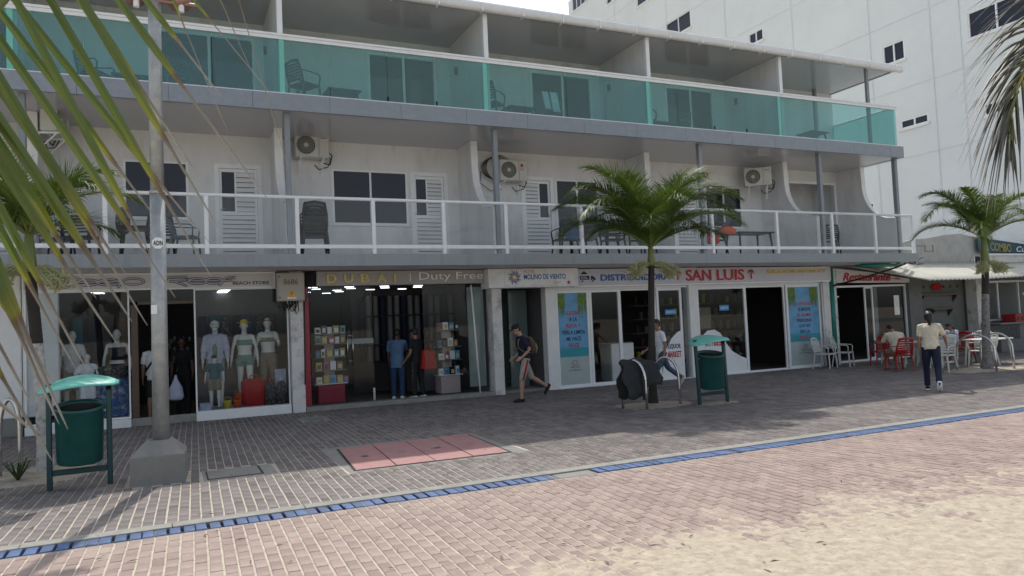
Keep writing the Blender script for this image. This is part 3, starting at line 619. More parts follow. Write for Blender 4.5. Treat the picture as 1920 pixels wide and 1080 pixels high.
MB().bbox(5.6, 6.6, 18.3, 18.9, .1, 1.1, .03).obj('counter', 'interior_grey', s2)
# ---- shop 3: distributor / market
s3 = shop('shop_front')
FZ = 2.62
def bay(x0, x1, pane='shop_glass', z0=.02, z1=2.52): frame(s3, x0, x1, z0, z1, 16.93, .07, 'white_metal'); return MB().box(x0+.065, x1-.065, 16.925, 16.935, z0+.065, z1-.065).obj('glass_pane', pane, s3)
bay(9.02, 10.02); bay(10.03, 10.98); bay(12.16, 13.0); bay(13.52, 15.30); bay(16.86, 18.24)
MB().box(13.02, 13.18, 16.925, 16.935, .05, 2.5).obj('glass_pane', 'shop_glass', s3)
frame(s3, 10.985, 12.155, .0, 2.52, 16.97, .045, 'white_metal', 'door_frame'); frame(s3, 15.305, 16.84, .0, 2.52, 16.97, .05, 'white_metal', 'door_frame')
MB().box(9.02, 18.26, 16.90, 17.0, 2.525, 2.60).obj('head_rail', 'white_metal', s3)
MB().bbox(9.02, 18.26, 16.84, 16.96, -.005, .018, .004).obj('threshold', 'white_paint', s3)
MB().bbox(11.0, 11.75, 17.5, 18.1, .021, 1.05, .02).obj('counter', 'white_paint', s3); MB().bbox(10.7, 11.65, 17.45, 18.15, 1.052, 1.08, .006).obj('counter_top', 'frost_glass', s3)
MB().box(10.4, 10.75, 18, 18.1, 2.735, 2.76).obj('ceiling_lamp', 'led', s3)
for k in range(5): MB().box(13.6, 18.2, 20.2, 20.6, .3+k*.45, .33+k*.45).obj('shelf', 'interior_grey', s3)
for k in range(5):
    for j in range(26):
        x = 13.7+j*.17; h_ = random.uniform(.2, .32)
        if (j+k) % 2 == 0: MB().bbox(x, x+.1, 20.2, 20.3, .331+k*.45, .33+k*.45+h_, .012).obj('bottle', random.choice(['c_greenpr', 'c_brown', 'c_yellow', 'interior_grey', 'c_khaki']), s3)
# frosted curved decals with their lettering
def decal(pts, y=16.918): return MB().prism(pts, y-.002, y, 'XZ').obj('decal', 'frost_glass', s3)
decal([(12.23, .09), (12.93, .09), (12.93, 1.32)] + [(12.93-.6*math.sin(a)-.1*(a/(PI/2)), .09+1.23*math.cos(a)) for a in [PI/2*j/8 for j in range(1, 9)]][:-1])
MB().prism([(12.23, .09), (12.93, .09), (12.93, 1.33), (12.8, 1.28), (12.6, 1.12), (12.42, .85), (12.3, .5)], 16.915, 16.917, 'XZ').obj('decal', 'sign_white', s3)
MB().prism([(13.60, .09), (15.22, .09), (15.22, .42), (15.0, .5), (14.7, .66), (14.5, .9), (14.3, 1.2), (14.1, 1.3), (13.85, 1.28), (13.6, 1.1)], 16.915, 16.917, 'XZ').obj('decal', 'sign_white', s3)
text('LIQUOR', 12.47, 16.912, .82, .42, .15, 'ink_navy', s3, off=.02); text('MARKET', 12.42, 16.912, .60, .48, .17, 'ink_red', s3, off=.03)
text('BEST', 13.75, 16.912, .84, .28, .1, 'ink_navy', s3); text('BEER', 14.05, 16.912, .84, .42, .17, 'ink_red', s3, off=.03)
MB().bbox(12.42, 12.80, 16.905, 16.912, 1.78, 1.92, .003).obj('notice', 'ink_skyblue', s3); text('ABIERTO', 12.45, 16.903, 1.82, .32, .06, 'sign_white', s3)
MB().bbox(14.32, 14.66, 16.905, 16.912, 1.83, 1.99, .003).obj('notice', 'ink_skyblue', s3); text('ABIERTO', 14.35, 16.903, 1.88, .28, .06, 'sign_white', s3)
MB().bbox(13.9, 14.6, 17.6, 18.0, 1.3, 1.95, .03).obj('television', 'c_khaki', s3)

# tall posters on the glass of the corner bays
def poster(x0, x1, z0, z1, lines, label):
    p = thing('window_poster', label, 'poster', ((x0+x1)/2, 16.91, z0)); w = x1-x0; H = z1-z0; y = 16.915
    zb = z0+H*.40
    MB().box(x0, x1, y-.004, y, z0, z0+H*.30).obj('print_sand', 'print_sand', p); MB().box(x0, x1, y-.004, y, z0+H*.30, zb).obj('print_sea', 'print_sea', p); MB().box(x0, x1, y-.004, y, zb, z1).obj('print_sky', 'print_sky', p)
    lf = MB()
    for side in (0, 1):
        for k in range(44):
            a = x0+w*(.02+.20*random.random()) if side == 0 else x0+w*(.72+.26*random.random())
            top = z1-.01-random.random()*.05; ln = random.uniform(.25, .75)*H*.38; dx = random.uniform(-.05, .05)
            yy = y-.005-k*.0002-side*.0001; lf.add([(a-.018, yy, top), (a+.018, yy, top), (min(x1, max(x0, a+dx)), yy, top-ln)], [(0, 1, 2)])
    lf.obj('printed_leaves', 'print_leaf', p)
    n = len(lines); step = H*.071
    for i, (s, c, ws) in enumerate(lines):
        zz = z0+H*.76-i*step
        text(s, x0+w*(.5-ws/2), y-.006, zz, w*ws, step*.62, c, p, ext=.002, off=.02)
    cx, cz = x0+w*.5, z0+H*.235
    MB().tube([(cx+.075*math.cos(a), y-.007, cz+.06*math.sin(a)) for a in [2*PI*j/16 for j in range(17)]], .006, 5).obj('emblem', 'ink_brown', p)
    text('SAN LUIS', cx-w*.16, y-.006, cz-.13, w*.32, .05, 'ink_brown', p, ext=.002); text('LICORERIA', cx-w*.22, y-.006, cz-.21, w*.44, .04, 'ink_brown', p, ext=.002)
    return p
pm('print_sky', (.13, .36, .60), .5, var=.35, scale=1.5, stretch=(1, 1, 2)); pm('print_sea', (.03, .30, .38), .5, var=.25, scale=3, stretch=(.3, 1, 4)); pm('print_sand', (.42, .50, .50), .5, var=.12); pm('print_leaf', (.14, .24, .04), .6, var=.5, scale=9)
poster(9.09, 9.95, .09, 2.45, [('LLEGAR', 'ink_red', .5), ('A LA', 'ink_navy', .28), ('PLAYA Y', 'ink_red', .5), ('VERLA LIMPIA', 'ink_navy', .8), ('ME HACE', 'ink_navy', .5), ('FELIZ', 'ink_red', .36)], 'tall sea view poster with red and blue lettering beside the hotel entrance')
poster(16.93, 18.17, .09, 2.45, [('SI ESTO NO', 'ink_red', .5), ('TE MUEVE', 'ink_navy', .42), ('EL ALMA', 'ink_red', .46), ('PERDONA', 'ink_navy', .48), ('QUE NO', 'ink_navy', .38), ('SEA LA', 'ink_navy', .34), ('PLAYA', 'ink_red', .36)], 'tall sea view poster beside the teal drain pipe and white chairs')

# ================================================================== SIGNS ON THE SHOPS
# beach store sign: knotted outline letters
sg = thing('shop_sign', 'grey fascia sign with knotted outline lettering above the beach store window', 'sign', (-.2, 16.9, 2.76))
MB().bbox(-2.5, 2.12, 16.86, 16.98, 2.745, 3.07, .008).obj('board', 'sign_greige', sg)
frame(sg, -2.52, 2.14, 2.735, 3.08, 16.85, .03, 'white_metal', d=.03)
def arcpts(cx, cz, rx, rz, a0, a1, n=12, s=0.): return [(cx+rx*math.cos(R(a0+(a1-a0)*i/n))+s*rz*math.sin(R(a0+(a1-a0)*i/n)), cz+rz*math.sin(R(a0+(a1-a0)*i/n))) for i in range(n+1)]
strokes = [  # D e e p   R e e f , drawn as long flat loops
 [(-2.02, 3.00), (-1.72, 3.0), (-1.5, 2.96), (-1.42, 2.91), (-1.5, 2.86), (-1.72, 2.82), (-1.98, 2.82), (-1.86, 2.92), (-2.0, 2.98)],
 [(-1.62, 2.91), (-1.25, 2.91)]+arcpts(-1.42, 2.90, .2, .055, 0, 330), arcpts(-1.05, 2.90, .2, .055, -10, 330)+[(-.85, 2.88)], [(-1.22, 2.91), (-.86, 2.91)],
 arcpts(-.62, 2.91, .2, .06, -160, 190), [(-.80, 2.92), (-.9, 2.79)],
 [(-.12, 2.80), (.02, 2.98), (.35, 2.99), (.42, 2.95), (.3, 2.91), (.05, 2.90)], [(.1, 2.91), (.38, 2.80)],
 arcpts(.58, 2.90, .18, .055, -10, 330), [(.42, 2.91), (.75, 2.91)], arcpts(.90, 2.90, .17, .055, -10, 330), [(.74, 2.91), (1.06, 2.91)],
 [(1.0, 2.80), (1.1, 2.93), (1.2, 2.975), (1.32, 2.965)], [(1.05, 2.90), (1.26, 2.905)]]
for st in strokes:
    m = MB(); m.tube([(a, 16.852, b) for a, b in st], .026, 6); m.obj('letter_outline', 'ink_navy', sg, True)
    m = MB(); m.tube([(a, 16.830, b) for a, b in st], .014, 6); m.obj('letter_stroke', 'sign_grey', sg, True)
text('BEACH STORE', 1.27, 16.858, 2.81, .74, .07, 'ink_black', sg, off=.02)
# number box
bx = thing('meter_box', 'beige electric meter box numbered 8686 on the white pillar', 'box', (2.42, 16.6, 2.42))
MB().bbox(2.13, 2.70, 16.50, 16.70, 2.42, 3.03, .012).obj('housing', 'box_beige', bx); MB().bbox(2.15, 2.68, 16.485, 16.499, 2.44, 3.01, .004).obj('door', 'box_beige', bx)
text('8686', 2.26, 16.484, 2.77, .30, .12, 'ink_brown', bx, off=.01)
MB().prism([(2.33, 2.51), (2.52, 2.51), (2.425, 2.67)], 16.478, 16.484, 'XZ').obj('warning_triangle', 'warn_yellow', bx)
MB().prism([(2.428, 2.62), (2.405, 2.57), (2.425, 2.575), (2.415, 2.53), (2.445, 2.585), (2.425, 2.582), (2.44, 2.62)], 16.475, 16.4775, 'XZ').obj('lightning_mark', 'ink_black', bx)
MB().box(2.33, 2.52, 16.479, 16.484, 2.465, 2.5).obj('label_strip', 'sign_white', bx)
for z in (2.5, 2.94): MB().ball((2.18, 16.48, z), (.014, .01, .014), 8, 5).obj('lock', 'black_mat', bx)
cb = MB()
for k in range(7):
    x0 = 2.2+k*.06; x1 = 2.45+random.uniform(-.1, .18); d = random.uniform(.12, .3)
    cb.tube([(x0, 16.6, 2.42), (x0+.02, 16.62, 2.42-d*.7), ((x0+x1)/2, 16.66, 2.42-d), (x1, 16.68, 2.42-d*.5), (x1+.04, 16.70, 2.45)], .01, 5)
cb.tube([(2.66, 16.69, 2.9), (2.82, 16.75, 2.98), (2.9, 16.8, 2.7), (2.72, 16.72, 2.4), (2.68, 16.70, .6)], .012, 5)
cb.obj('cables', 'cable', bx, True)
MB().bbox(2.74, 2.98, 16.75, 16.9, 2.74, 3.04, .02).obj('junction', 'black_mat', bx)
# duty free sign
sg = thing('shop_sign', 'long pale sign with gold letters above the duty free shop', 'sign', (5, 16.8, 2.76))
MB().bbox(3.0, 7.1, 16.76, 16.98, 2.74, 3.07, .012).obj('board', 'sign_taupe', sg)
x = 3.22
for ch, w in (('D', .22), ('U', .21), ('B', .21), ('A', .23), ('I', .06)):
    text(ch, x, 16.752, 2.80, w, .20, 'gold', sg, 'gold_letter', ext=.03, off=.03); x += w+.165
MB().box(5.14, 5.155, 16.745, 16.758, 2.81, 3.0).obj('divider', 'pale_letter', sg)
text('Duty Free', 5.36, 16.75, 2.79, 1.62, .23, 'pale_letter', sg, ext=.02)
# hotel sign box
sg = thing('hotel_sign', 'white box sign with blue and orange pinwheel over the hotel entrance', 'sign', (8.2, 16.6, 2.6))
MB().bbox(7.02, 9.50, 16.50, 17.0, 2.60, 3.07, .01).obj('box', 'sign_white', sg); MB().bbox(7.44, 9.36, 16.475, 16.499, 2.63, 3.06, .006).obj('panel', 'sign_white', sg)
for k in range(9): x = 7.5+k*.22; MB().ball((x, 16.47, 2.645), .008, 6, 4).obj('screw', 'black_mat', sg)
cx, cz = 7.70, 2.85
for k in range(16):
    a = 2*PI*k/16; blue = k % 2 == 0; r1 = .205 if blue else .18; tw = .45
    p = [(cx+.035*math.cos(a-.25), cz+.035*math.sin(a-.25)), (cx+r1*.6*math.cos(a-.12+tw*.3), cz+r1*.6*math.sin(a-.12+tw*.3)), (cx+r1*math.cos(a+tw), cz+r1*math.sin(a+tw)), (cx+r1*.55*math.cos(a+tw*.9), cz+r1*.55*math.sin(a+tw*.9))]
    MB().prism(p, 16.468-.002*(k % 2), 16.474, 'XZ').obj('pinwheel_blade', 'ink_skyblue' if blue else 'ink_orange', sg)
text('HOTEL', 7.95, 16.474, 2.94, .32, .085, 'ink_orange', sg); text('MOLINO DE VIENTO', 7.95, 16.474, 2.79, 1.17, .13, 'ink_blue', sg, off=.015); text('S.A.I', 8.8, 16.474, 2.68, .18, .06, 'ink_orange', sg)
MB().prism([(9.2+.07*(1 if i % 2 == 0 else .4)*math.sin(2*PI*i/10), 2.70+.07*(1 if i % 2 == 0 else .4)*math.cos(2*PI*i/10)) for i in range(10)][::-1], 16.468, 16.474, 'XZ').obj('starfish', 'ink_red', sg)
# long sign of the drinks shop
sg = thing('shop_sign', 'long grey sign with blue and red lettering and palm icons above the drinks shop', 'sign', (14, 16.8, 2.6))
MB().bbox(9.52, 18.55, 16.78, 16.98, 2.63, 3.06, .008).obj('board', 'sign_grey', sg); MB().bbox(9.52, 18.57, 16.755, 16.779, 2.585, 2.628, .004).obj('bottom_trim', 'white_metal', sg); MB().bbox(18.552, 18.59, 16.755, 16.98, 2.63, 3.07, .004).obj('end_trim', 'white_metal', sg)
y = 16.775
MB().box(9.68, 10.02, y-.006, y, 2.76, 2.90).obj('truck_outline', 'sign_white', sg); MB().box(9.70, 9.99, y-.01, y-.007, 2.775, 2.885).obj('truck_body', 'ink_navy', sg); text('DSL', 9.74, y-.011, 2.80, .2, .06, 'sign_white', sg)
MB().prism([(9.66, 2.90), (10.0, 2.90), (9.83, 3.03)], y-.006, y, 'XZ').obj('truck_roof', 'sign_white', sg); MB().prism([(9.70, 2.915), (9.96, 2.915), (9.83, 3.01)], y-.01, y-.007, 'XZ').obj('truck_roof', 'ink_navy', sg)
MB().prism([(10.02, 2.76), (10.17, 2.76), (10.17, 2.81), (10.10, 2.87), (10.02, 2.87)], y-.008, y, 'XZ').obj('truck_cab', 'ink_navy', sg)
for x in (9.77, 10.08): MB().tube([(x, y-.012, 2.74), (x, y, 2.74)], .04, 12).obj('truck_wheel', 'sign_white', sg); MB().tube([(x, y-.015, 2.74), (x, y, 2.74)], .028, 12).obj('truck_wheel', 'ink_navy', sg)
x = 10.33
text('DISTRIBUIDORA', 10.33, y, 2.74, 2.22, .17, 'ink_blue', sg, ext=.015, off=.02)
def palmicon(cx):
    m = MB()
    for q, a in enumerate((10, 50, 90, 130, 170, -25, 205)):
        a = R(a); m.prism([(cx, 2.93), (cx+.09*math.cos(a-.2), 2.93+.055*math.sin(a-.2)-.0), (cx+.15*math.cos(a), 2.92+.09*math.sin(a)-.02), (cx+.09*math.cos(a+.2), 2.94+.06*math.sin(a+.2))], y-.012-q*.0015, y-.001*q, 'XZ')
    m.prism([(cx-.008, 2.93), (cx+.015, 2.93), (cx+.03, 2.72), (cx, 2.72)], y-.026, y-.008, 'XZ'); m.obj('palm_icon', 'ink_red', sg)
palmicon(12.80)
for word, x0, w in (('SAN', 13.08, .88), ('LUIS', 14.16, 1.0)):
    text(word, x0-.02, y, 2.675, w+.04, .345, 'sign_white', sg, 'letter_outline', ext=.008, off=.06); text(word, x0, y-.012, 2.69, w, .315, 'ink_red', sg, ext=.02, off=.02)
palmicon(15.42)
text('LIQUOR MARKET', 16.05, y, 2.86, 2.38, .11, 'ink_yellow', sg, ext=.006, off=.06)

# ================================================================== AIR CONDITIONERS
def ac_unit(loc, rz, label, logo=False):
    o = thing('air_conditioner', label, 'air conditioner', loc, rz, 'air conditioner units on the first floor walls')
    def P(m, n, mat, sm=False): return m.obj(n, mat, o, sm, True)
    P(MB().bbox(-.39, .39, -.15, .15, 0, .54, .02), 'casing', 'ac_white')
    P(MB().tube([(-.14, -.152, .27), (-.14, -.158, .27)], .215, 28), 'fan_opening', 'ac_dark')
    for k in range(5): r = .05+.04*k; P(MB().tube([(-.14+r*math.cos(a), -.168, .27+r*math.sin(a)) for a in [2*PI*j/24 for j in range(25)]], .0035, 4), 'grille_ring', 'ac_white')
    sp = MB()
    for k in range(18): a = 2*PI*k/18; sp.tube([(-.14+.04*math.cos(a), -.168, .27+.04*math.sin(a)), (-.14+.215*math.cos(a+.4), -.166, .27+.215*math.sin(a+.4))], .003, 4)
    P(sp, 'grille_spokes', 'ac_white'); P(MB().tube([(-.14, -.16, .27), (-.14, -.172, .27)], .045, 14), 'fan_hub', 'ac_white')
    P(MB().box(.15, .156, -.156, -.151, .02, .52), 'seam', 'ac_dark')
    if logo:
        P(MB().tube([(.24, -.153, .40), (.24, -.157, .40)], .045, 16), 'badge', 'ink_red')
        u = wloc(o); t = text('LG', .19, -.153, .27, .1, .06, 'ink_brown', o); t.data.transform(Matrix.Translation(u))
    else: P(MB().box(.18, .34, -.156, -.151, .44, .455), 'badge', 'grey_plastic')
    for x in (-.26, .26):
        P(MB().box(x-.018, x+.018, -.16, .22, -.035, -.003).box(x-.018, x+.018, .19, .22, -.38, -.036), 'bracket', 'white_metal')
        P(MB().tube([(x, -.10, -.036), (x, .20, -.34)], .013, 6), 'bracket_strut', 'white_metal')
    P(MB().tube([(.39, .05, .12), (.46, .06, .0), (.40, .12, -.16), (.2, .2, -.22), (.1, .22, -.1)], .012, 6).tube([(.39, .08, .2), (.5, .1, .1), (.46, .18, -.1), (.3, .22, -.05)], .014, 6), 'pipes', 'cable', True)
    return o
ac_unit((3.12, 17.56, 5.78), 0, 'air conditioner beside the left swept wall, nearest the pair of wide windows')
ac_unit((8.25, 17.56, 5.44), 0, 'air conditioner with a small red round badge and loose cables', True)
ac_unit((16.30, 17.2, 5.55), R(-38), 'air conditioner turned sideways on a bracket near the empty doorway')
ac_unit((-1.95, 17.0, 5.85), R(80), 'air conditioner seen end on behind the left palm fronds')
c = thing('cable_coil', 'coil of dark cable hung on the wall behind the air conditioner', 'cable', (7.75, 17.6, 5.8))
m = MB()
for k in range(5): r = .26+.02*k; m.tube([(7.75+.9*k*.05+r*1.1*math.cos(a), 17.68-.02*k, 5.78+r*math.sin(a)) for a in [2*PI*j/20 for j in range(21)]], .011, 5)
m.tube([(7.45, 17.7, 5.7), (7.4, 17.7, 5.4), (7.7, 17.7, 5.2), (8.0, 17.7, 5.25)], .01, 5); m.obj('coil', 'ac_dark', c, True)

# ================================================================== TALL BUILDING BEHIND
tb = thing('tall_building', 'tall plain white building rising behind the hotel with few small windows', 'building', (34, 36, 0))
BX = 30.0
wins = [(51.0, 48.4, 26.4, 27.6, 4), (46.0, 44.0, 24.9, 26.0, 3), (39.1, 36.6, 19.7, 20.85, 2), (42.2, 40.0, 23.2, 24.3, 2), (31.7, 30.6, 16.7, 17.35, 2), (23.3, 22.2, 12.72, 13.62, 2), (22.64, 21.3, 9.62, 10.02, 2), (19.3, 17.0, 12.5, 13.6, 2), (18.9, 17.6, 9.2, 9.7, 2), (30.3, 29.0, 20.6, 21.9, 2), (24.7, 24.3, 6.25, 6.62, 1), (35, 33.8, 22.4, 23.3, 2)]
openings = sorted([(b, a, c, d) for a, b, c, d, n in wins])
# wall built as strips between the openings' edges
ys = sorted({15.0, 51.6} | {v for w in wins for v in (w[0], w[1])}); m = MB()
for y0, y1 in zip(ys[:-1], ys[1:]):
    ops = sorted([(c, d) for b, a, c, d in openings if b < (y0+y1)/2 < a]); z = 0
    for c, d in ops: m.box(BX, BX+.3, y0, y1, z, c); z = d
    m.box(BX, BX+.3, y0, y1, z, 27.5 if (y0+y1)/2 > 24 else 30)
m.obj('wall', 'big_wall', tb)
MB().box(BX+.3, BX+16, 15.0, 51.6, 27.2, 27.5).obj('roof_slab', 'big_wall', tb); MB().box(BX+1.5, BX+16, 15.3, 51.3, 0, 27.1).obj('core', 'interior_dark', tb)
for a, b, c, d, n in wins:
    o = MB().box(BX+.02, BX+.12, b, a, c, c+.06).box(BX+.02, BX+.12, b, a, d-.06, d).box(BX+.02, BX+.12, b, b+.06, c+.06, d-.06).box(BX+.02, BX+.12, a-.06, a, c+.06, d-.06).obj('window', 'white_metal', tb)
    for i in range(1, n): yy = b+(a-b)*i/n; MB().box(BX+.03, BX+.11, yy-.035, yy+.035, c+.06, d-.06).obj('mullion', 'white_metal', o)
    for i in range(n): MB().box(BX+.08, BX+.09, b+(a-b)*i/n+.02, b+(a-b)*(i+1)/n-.02, c+.05, d-.05).obj('pane', 'dark_window', o)
    MB().box(BX-.08, BX-.004, b-.08, a+.08, c-.1, c-.01).obj('sill', 'white_paint', o)
for z in (5.2, 8.3, 11.4, 14.5, 17.6, 20.7, 23.8): MB().box(BX-.018, BX-.002, 15.0, 51.6, z, z+.035).obj('render_joint', 'groove', tb)
for y in (19.6, 20.9, 23.9, 28.5, 33.5, 39, 45): MB().box(BX-.025, BX-.019, y, y+.03, 3, 27.4).obj('render_joint', 'groove', tb)

# ================================================================== RESTAURANT
rs = thing('restaurant_building', 'low grey restaurant with corrugated awning to the right of the hotel', 'restaurant', (24, 18, 0))
def rp(m, n, mat, sm=False): return m.obj(n, mat, rs, sm)
rp(MB().box(18.8, 34, 17.15, 22, -.04, .03), 'floor', 'interior_floor')
rp(MB().box(18.82, 18.96, 16.9, 22, .0, 3.0), 'side_wall', 'dirty_white'); rp(MB().box(18.8, 34, 21.8, 22, .03, 3.1), 'back_wall', 'interior_dark')
rp(MB().box(18.8, 34, 17.3, 22, 3.05, 3.12), 'roof', 'concrete_old')
frame(rs, 18.96, 22.32, .03, 2.46, 17.1, .06, 'white_metal', 'door_frame', .06)
frame(rs, 20.36, 20.74, .09, 2.40, 17.08, .05, 'white_metal', 'door_leaf', .04); MB().box(20.41, 20.69, 17.075, 17.085, .14, 2.35).obj('door_pane', 'shop_glass', rs)
rp(MB().box(20.76, 22.26, 17.10, 17.11, .09, 2.40), 'glass_pane', 'shop_glass'); rp(MB().box(21.18, 21.35, 17.4, 17.5, .09, 2.4), 'inner_post', 'frost_glass')
rp(MB().bbox(21.75, 22.0, 17.09, 17.097, 1.45, 2.1, .004), 'notice', 'sign_white')
rp(MB().box(19.02, 20.36, 18.9, 19.0, .03, 1.1), 'inner_counter', 'interior_grey'); rp(MB().bbox(19.3, 20.2, 18.8, 18.9, .3, .75, .02), 'counter_front', 'c_brown')
rp(MB().box(19.1, 19.5, 17.3, 17.36, 2.1, 2.14).box(19.3, 19.33, 17.3, 17.33, 1.2, 2.1), 'hanging_bracket', 'white_metal')
rp(MB().bbox(22.32, 22.95, 16.95, 17.25, 0, 3.0, .01), 'pier', 'recess_shade')
rp(MB().box(22.95, 25.8, 17.4, 17.5, 0, 3.0), 'recess_wall', 'recess_shade')
rp(MB().bbox(25.7, 26.2, 16.9, 17.3, 0, 3.0, .01), 'column', 'dirty_white')
for z, x0, x1 in ((2.05, 23.2, 25.3), (1.55, 23.7, 25.0)):
    rp(MB().box(x0, x1, 17.15, 17.39, z, z+.05), 'wall_shelf', 'bronze')
    for x in (x0+.2, x1-.2): rp(MB().prism([(17.39, z-.25), (17.2, z-.002), (17.39, z-.002)], x, x+.03, 'YZ'), 'shelf_bracket', 'bronze')
cr = rp(MB().ball((24.3, 17.37, 2.35), (.28, .03, .12), 12, 6), 'crab_painting', 'c_red', True)
for i in range(6): x = 23.4+i*.36; rp(MB().ball((x+(.2 if i > 2 else -.1), 17.39, 2.35), (.06, .01, .05), 8, 5), 'painted_fish', 'c_brown', True)
frame(rs, 26.25, 31.5, 1.05, 2.5, 17.2, .07, 'white_metal', 'kitchen_window'); rp(MB().box(26.25, 31.5, 17.1, 17.3, 0, 1.04), 'low_wall', 'interior_grey')
for x in (27.3, 28.5, 30): rp(MB().box(x-.03, x+.03, 17.17, 17.23, 1.13, 2.43), 'mullion', 'white_metal')
rp(MB().box(26.32, 27.27, 17.2, 17.21, 1.13, 2.43), 'glass_pane', 'shop_glass')
rp(MB().bbox(25.9, 31, 16.3, 16.9, .0, .95, .02), 'counter', 'interior_grey'); rp(MB().bbox(25.8, 31, 16.2, 17.0, .952, 1.0, .01), 'counter_top', 'concrete')
rp(MB().bbox(25.3, 26.9, 16.25, 16.29, .45, .93, .01), 'counter_poster', 'print_black')
rp(MB().tube([(27.6, 16.5, 2.0), (29.0, 16.4, 1.1)], .05, 6), 'diagonal_brace', 'white_metal')
# parapet
pp = [(22.55, 3.13), (34, 3.13), (34, 3.75), (29.2, 3.78), (27.3, 3.96), (26.1, 4.12), (25.5, 4.2), (24.6, 4.14), (23.7, 4.02), (23.0, 3.97), (22.55, 3.88)]
rp(MB().prism(pp, 17.22, 17.4, 'XZ'), 'parapet', 'concrete_old')
for x0, x1, z0, z1 in ((22.9, 23.6, 3.74, 3.77), (23.6, 23.64, 3.55, 3.77), (23.64, 24.0, 3.55, 3.58), (24.0, 24.04, 3.55, 3.8)): rp(MB().box(x0, x1, 17.205, 17.219, z0, z1), 'render_crack', 'concrete')
rp(MB().box(26.0, 34, 17.1, 17.219, 3.14, 3.40), 'lower_band', 'dirty_white'); rp(MB().box(26.6, 34, 17.0, 17.219, 3.402, 3.47), 'ledge', 'white_paint')
rp(MB().box(26.05, 26.3, 17.08, 17.099, 3.15, 3.38), 'vent_opening', 'black_mat')
rp(MB().prism([(25.9, 4.10), (27.3, 3.97), (29.3, 3.80), (34, 3.7), (34, 3.76), (29.3, 3.88), (27.3, 4.06), (25.9, 4.18)], 17.1, 17.6, 'XZ'), 'coping', 'white_paint')
rp(MB().box(28.2, 30.5, 17.6, 18.4, 3.85, 4.0, Matrix.Rotation(R(0), 4, 'Z')), 'roof_tank_cover', 'concrete')
# corrugated awning
aw = MB(); nx = 150
def edge(x):     # back edge / front edge at a given fraction
    return x
bk, ft = (19.1, 31.5), (21.25, 31.5)
vs = []
for i in range(nx+1):
    t = i/nx; xb = bk[0]+(bk[1]-bk[0])*t; xf = ft[0]+(ft[1]-ft[0])*t; wv = .028*math.cos(i*PI/1.5)
    for j in range(5): u = j/4; vs.append((xb+(xf-xb)*u, 17.18+(15.45-17.18)*u, 3.17+(2.50+.055*max(0, (xf-24))/2-3.17)*u+wv))
aw.add(vs, [(i*5+j, i*5+j+1, i*5+j+6, i*5+j+5) for i in range(nx) for j in range(4)]); a_ = rp(aw, 'awning', 'awning_sheet', True)
md = a_.modifiers.new('s', 'SOLIDIFY'); md.thickness = .006
for i in range(12): x = 21.5+i*.85; MB().tube([(x, 15.5, 2.50+.0275*max(0, x-24)), (x, 17.15, 3.12)], .02, 6).obj('awning_rib', 'galvanised', a_)
for i in range(22): x = 21.5+i*.45; MB().ball((x, 15.52, 2.50+.0275*max(0, x-24)), .03, 8, 5).obj('fixing', 'ac_dark', a_)
sg = thing('restaurant_sign', 'grey sign board with red script lettering tucked under the awning', 'sign', (20.5, 16.9, 2.5))
MB().prism([(18.98, 2.55), (22.3, 2.50), (22.3, 2.62), (20.6, 2.86), (18.98, 3.0)], 16.9, 17.05, 'XZ').obj('board', 'sign_greige', sg)
text('Restaurante', 19.25, 16.895, 2.60, 2.15, .26, 'ink_red', sg, shear=.35, ext=.02, off=.02, tilt=-.03); MB().prism([(21.45, 2.64), (21.9, 2.60), (21.75, 2.67)], 16.885, 16.899, 'XZ').obj('flourish', 'ink_red', sg)
sg = thing('painted_sign', 'dark blue hand painted board with yellow letters on the restaurant parapet', 'sign', (28, 17.1, 3.5))
MB().prism([(26.2, 3.52), (34, 3.48), (34, 3.66), (29.3, 3.77), (27.3, 3.94), (26.2, 4.05)], 17.05, 17.09, 'XZ').obj('board', 'sign_teal', sg)
text('EL COMBO', 26.45, 17.045, 3.60, 1.6, .30, 'warn_dull', sg, tilt=-.08, off=.02); text('Cuco', 28.35, 17.045, 3.54, .95, .2, 'pale_letter', sg, tilt=-.03, shear=.2)
hs = thing('garden_hose', 'coil of teal hose lying on the edge of the awning roof', 'hose', (20.5, 16.4, 3.1))
MB().tube([(18.85, 16.0, 3.0), (19.6, 15.75, 2.98), (20.4, 15.9, 3.0), (21.2, 16.2, 3.14), (21.7, 16.5, 3.26), (21.6, 16.8, 3.32), (20.8, 16.8, 3.26), (20.2, 16.6, 3.2), (19.4, 16.3, 3.08), (20.3, 16.1, 3.08), (21.2, 16.4, 3.2), (21.75, 16.7, 3.3)], .045, 8).obj('hose', 'teal_pipe', hs, True)
m = MB()
for k in range(16):
    x = random.uniform(20.9, 22.8); y = random.uniform(16.7, 17.1); z = 3.12+random.uniform(0, .12)
    m.tube([(x, y, z), (x+random.uniform(-.2, .3), y+random.uniform(-.2, .1), z+random.uniform(-.05, .12)), (x+random.uniform(-.1, .6), y, z-.05)], .012, 5)
tag(m.obj('cable_tangle', 'cable'), 'tangle of black cables and twigs on the awning roof', 'cable')
m = MB(); m.tube([(18.6, 16.7, 2.45), (19.2, 16.2, 2.62), (20.1, 15.8, 2.88), (20.6, 15.7, 3.03)], .03, 6); tag(m.obj('cable', 'cable', None, True), 'thick dark cable sagging across the restaurant lettering', 'cable')

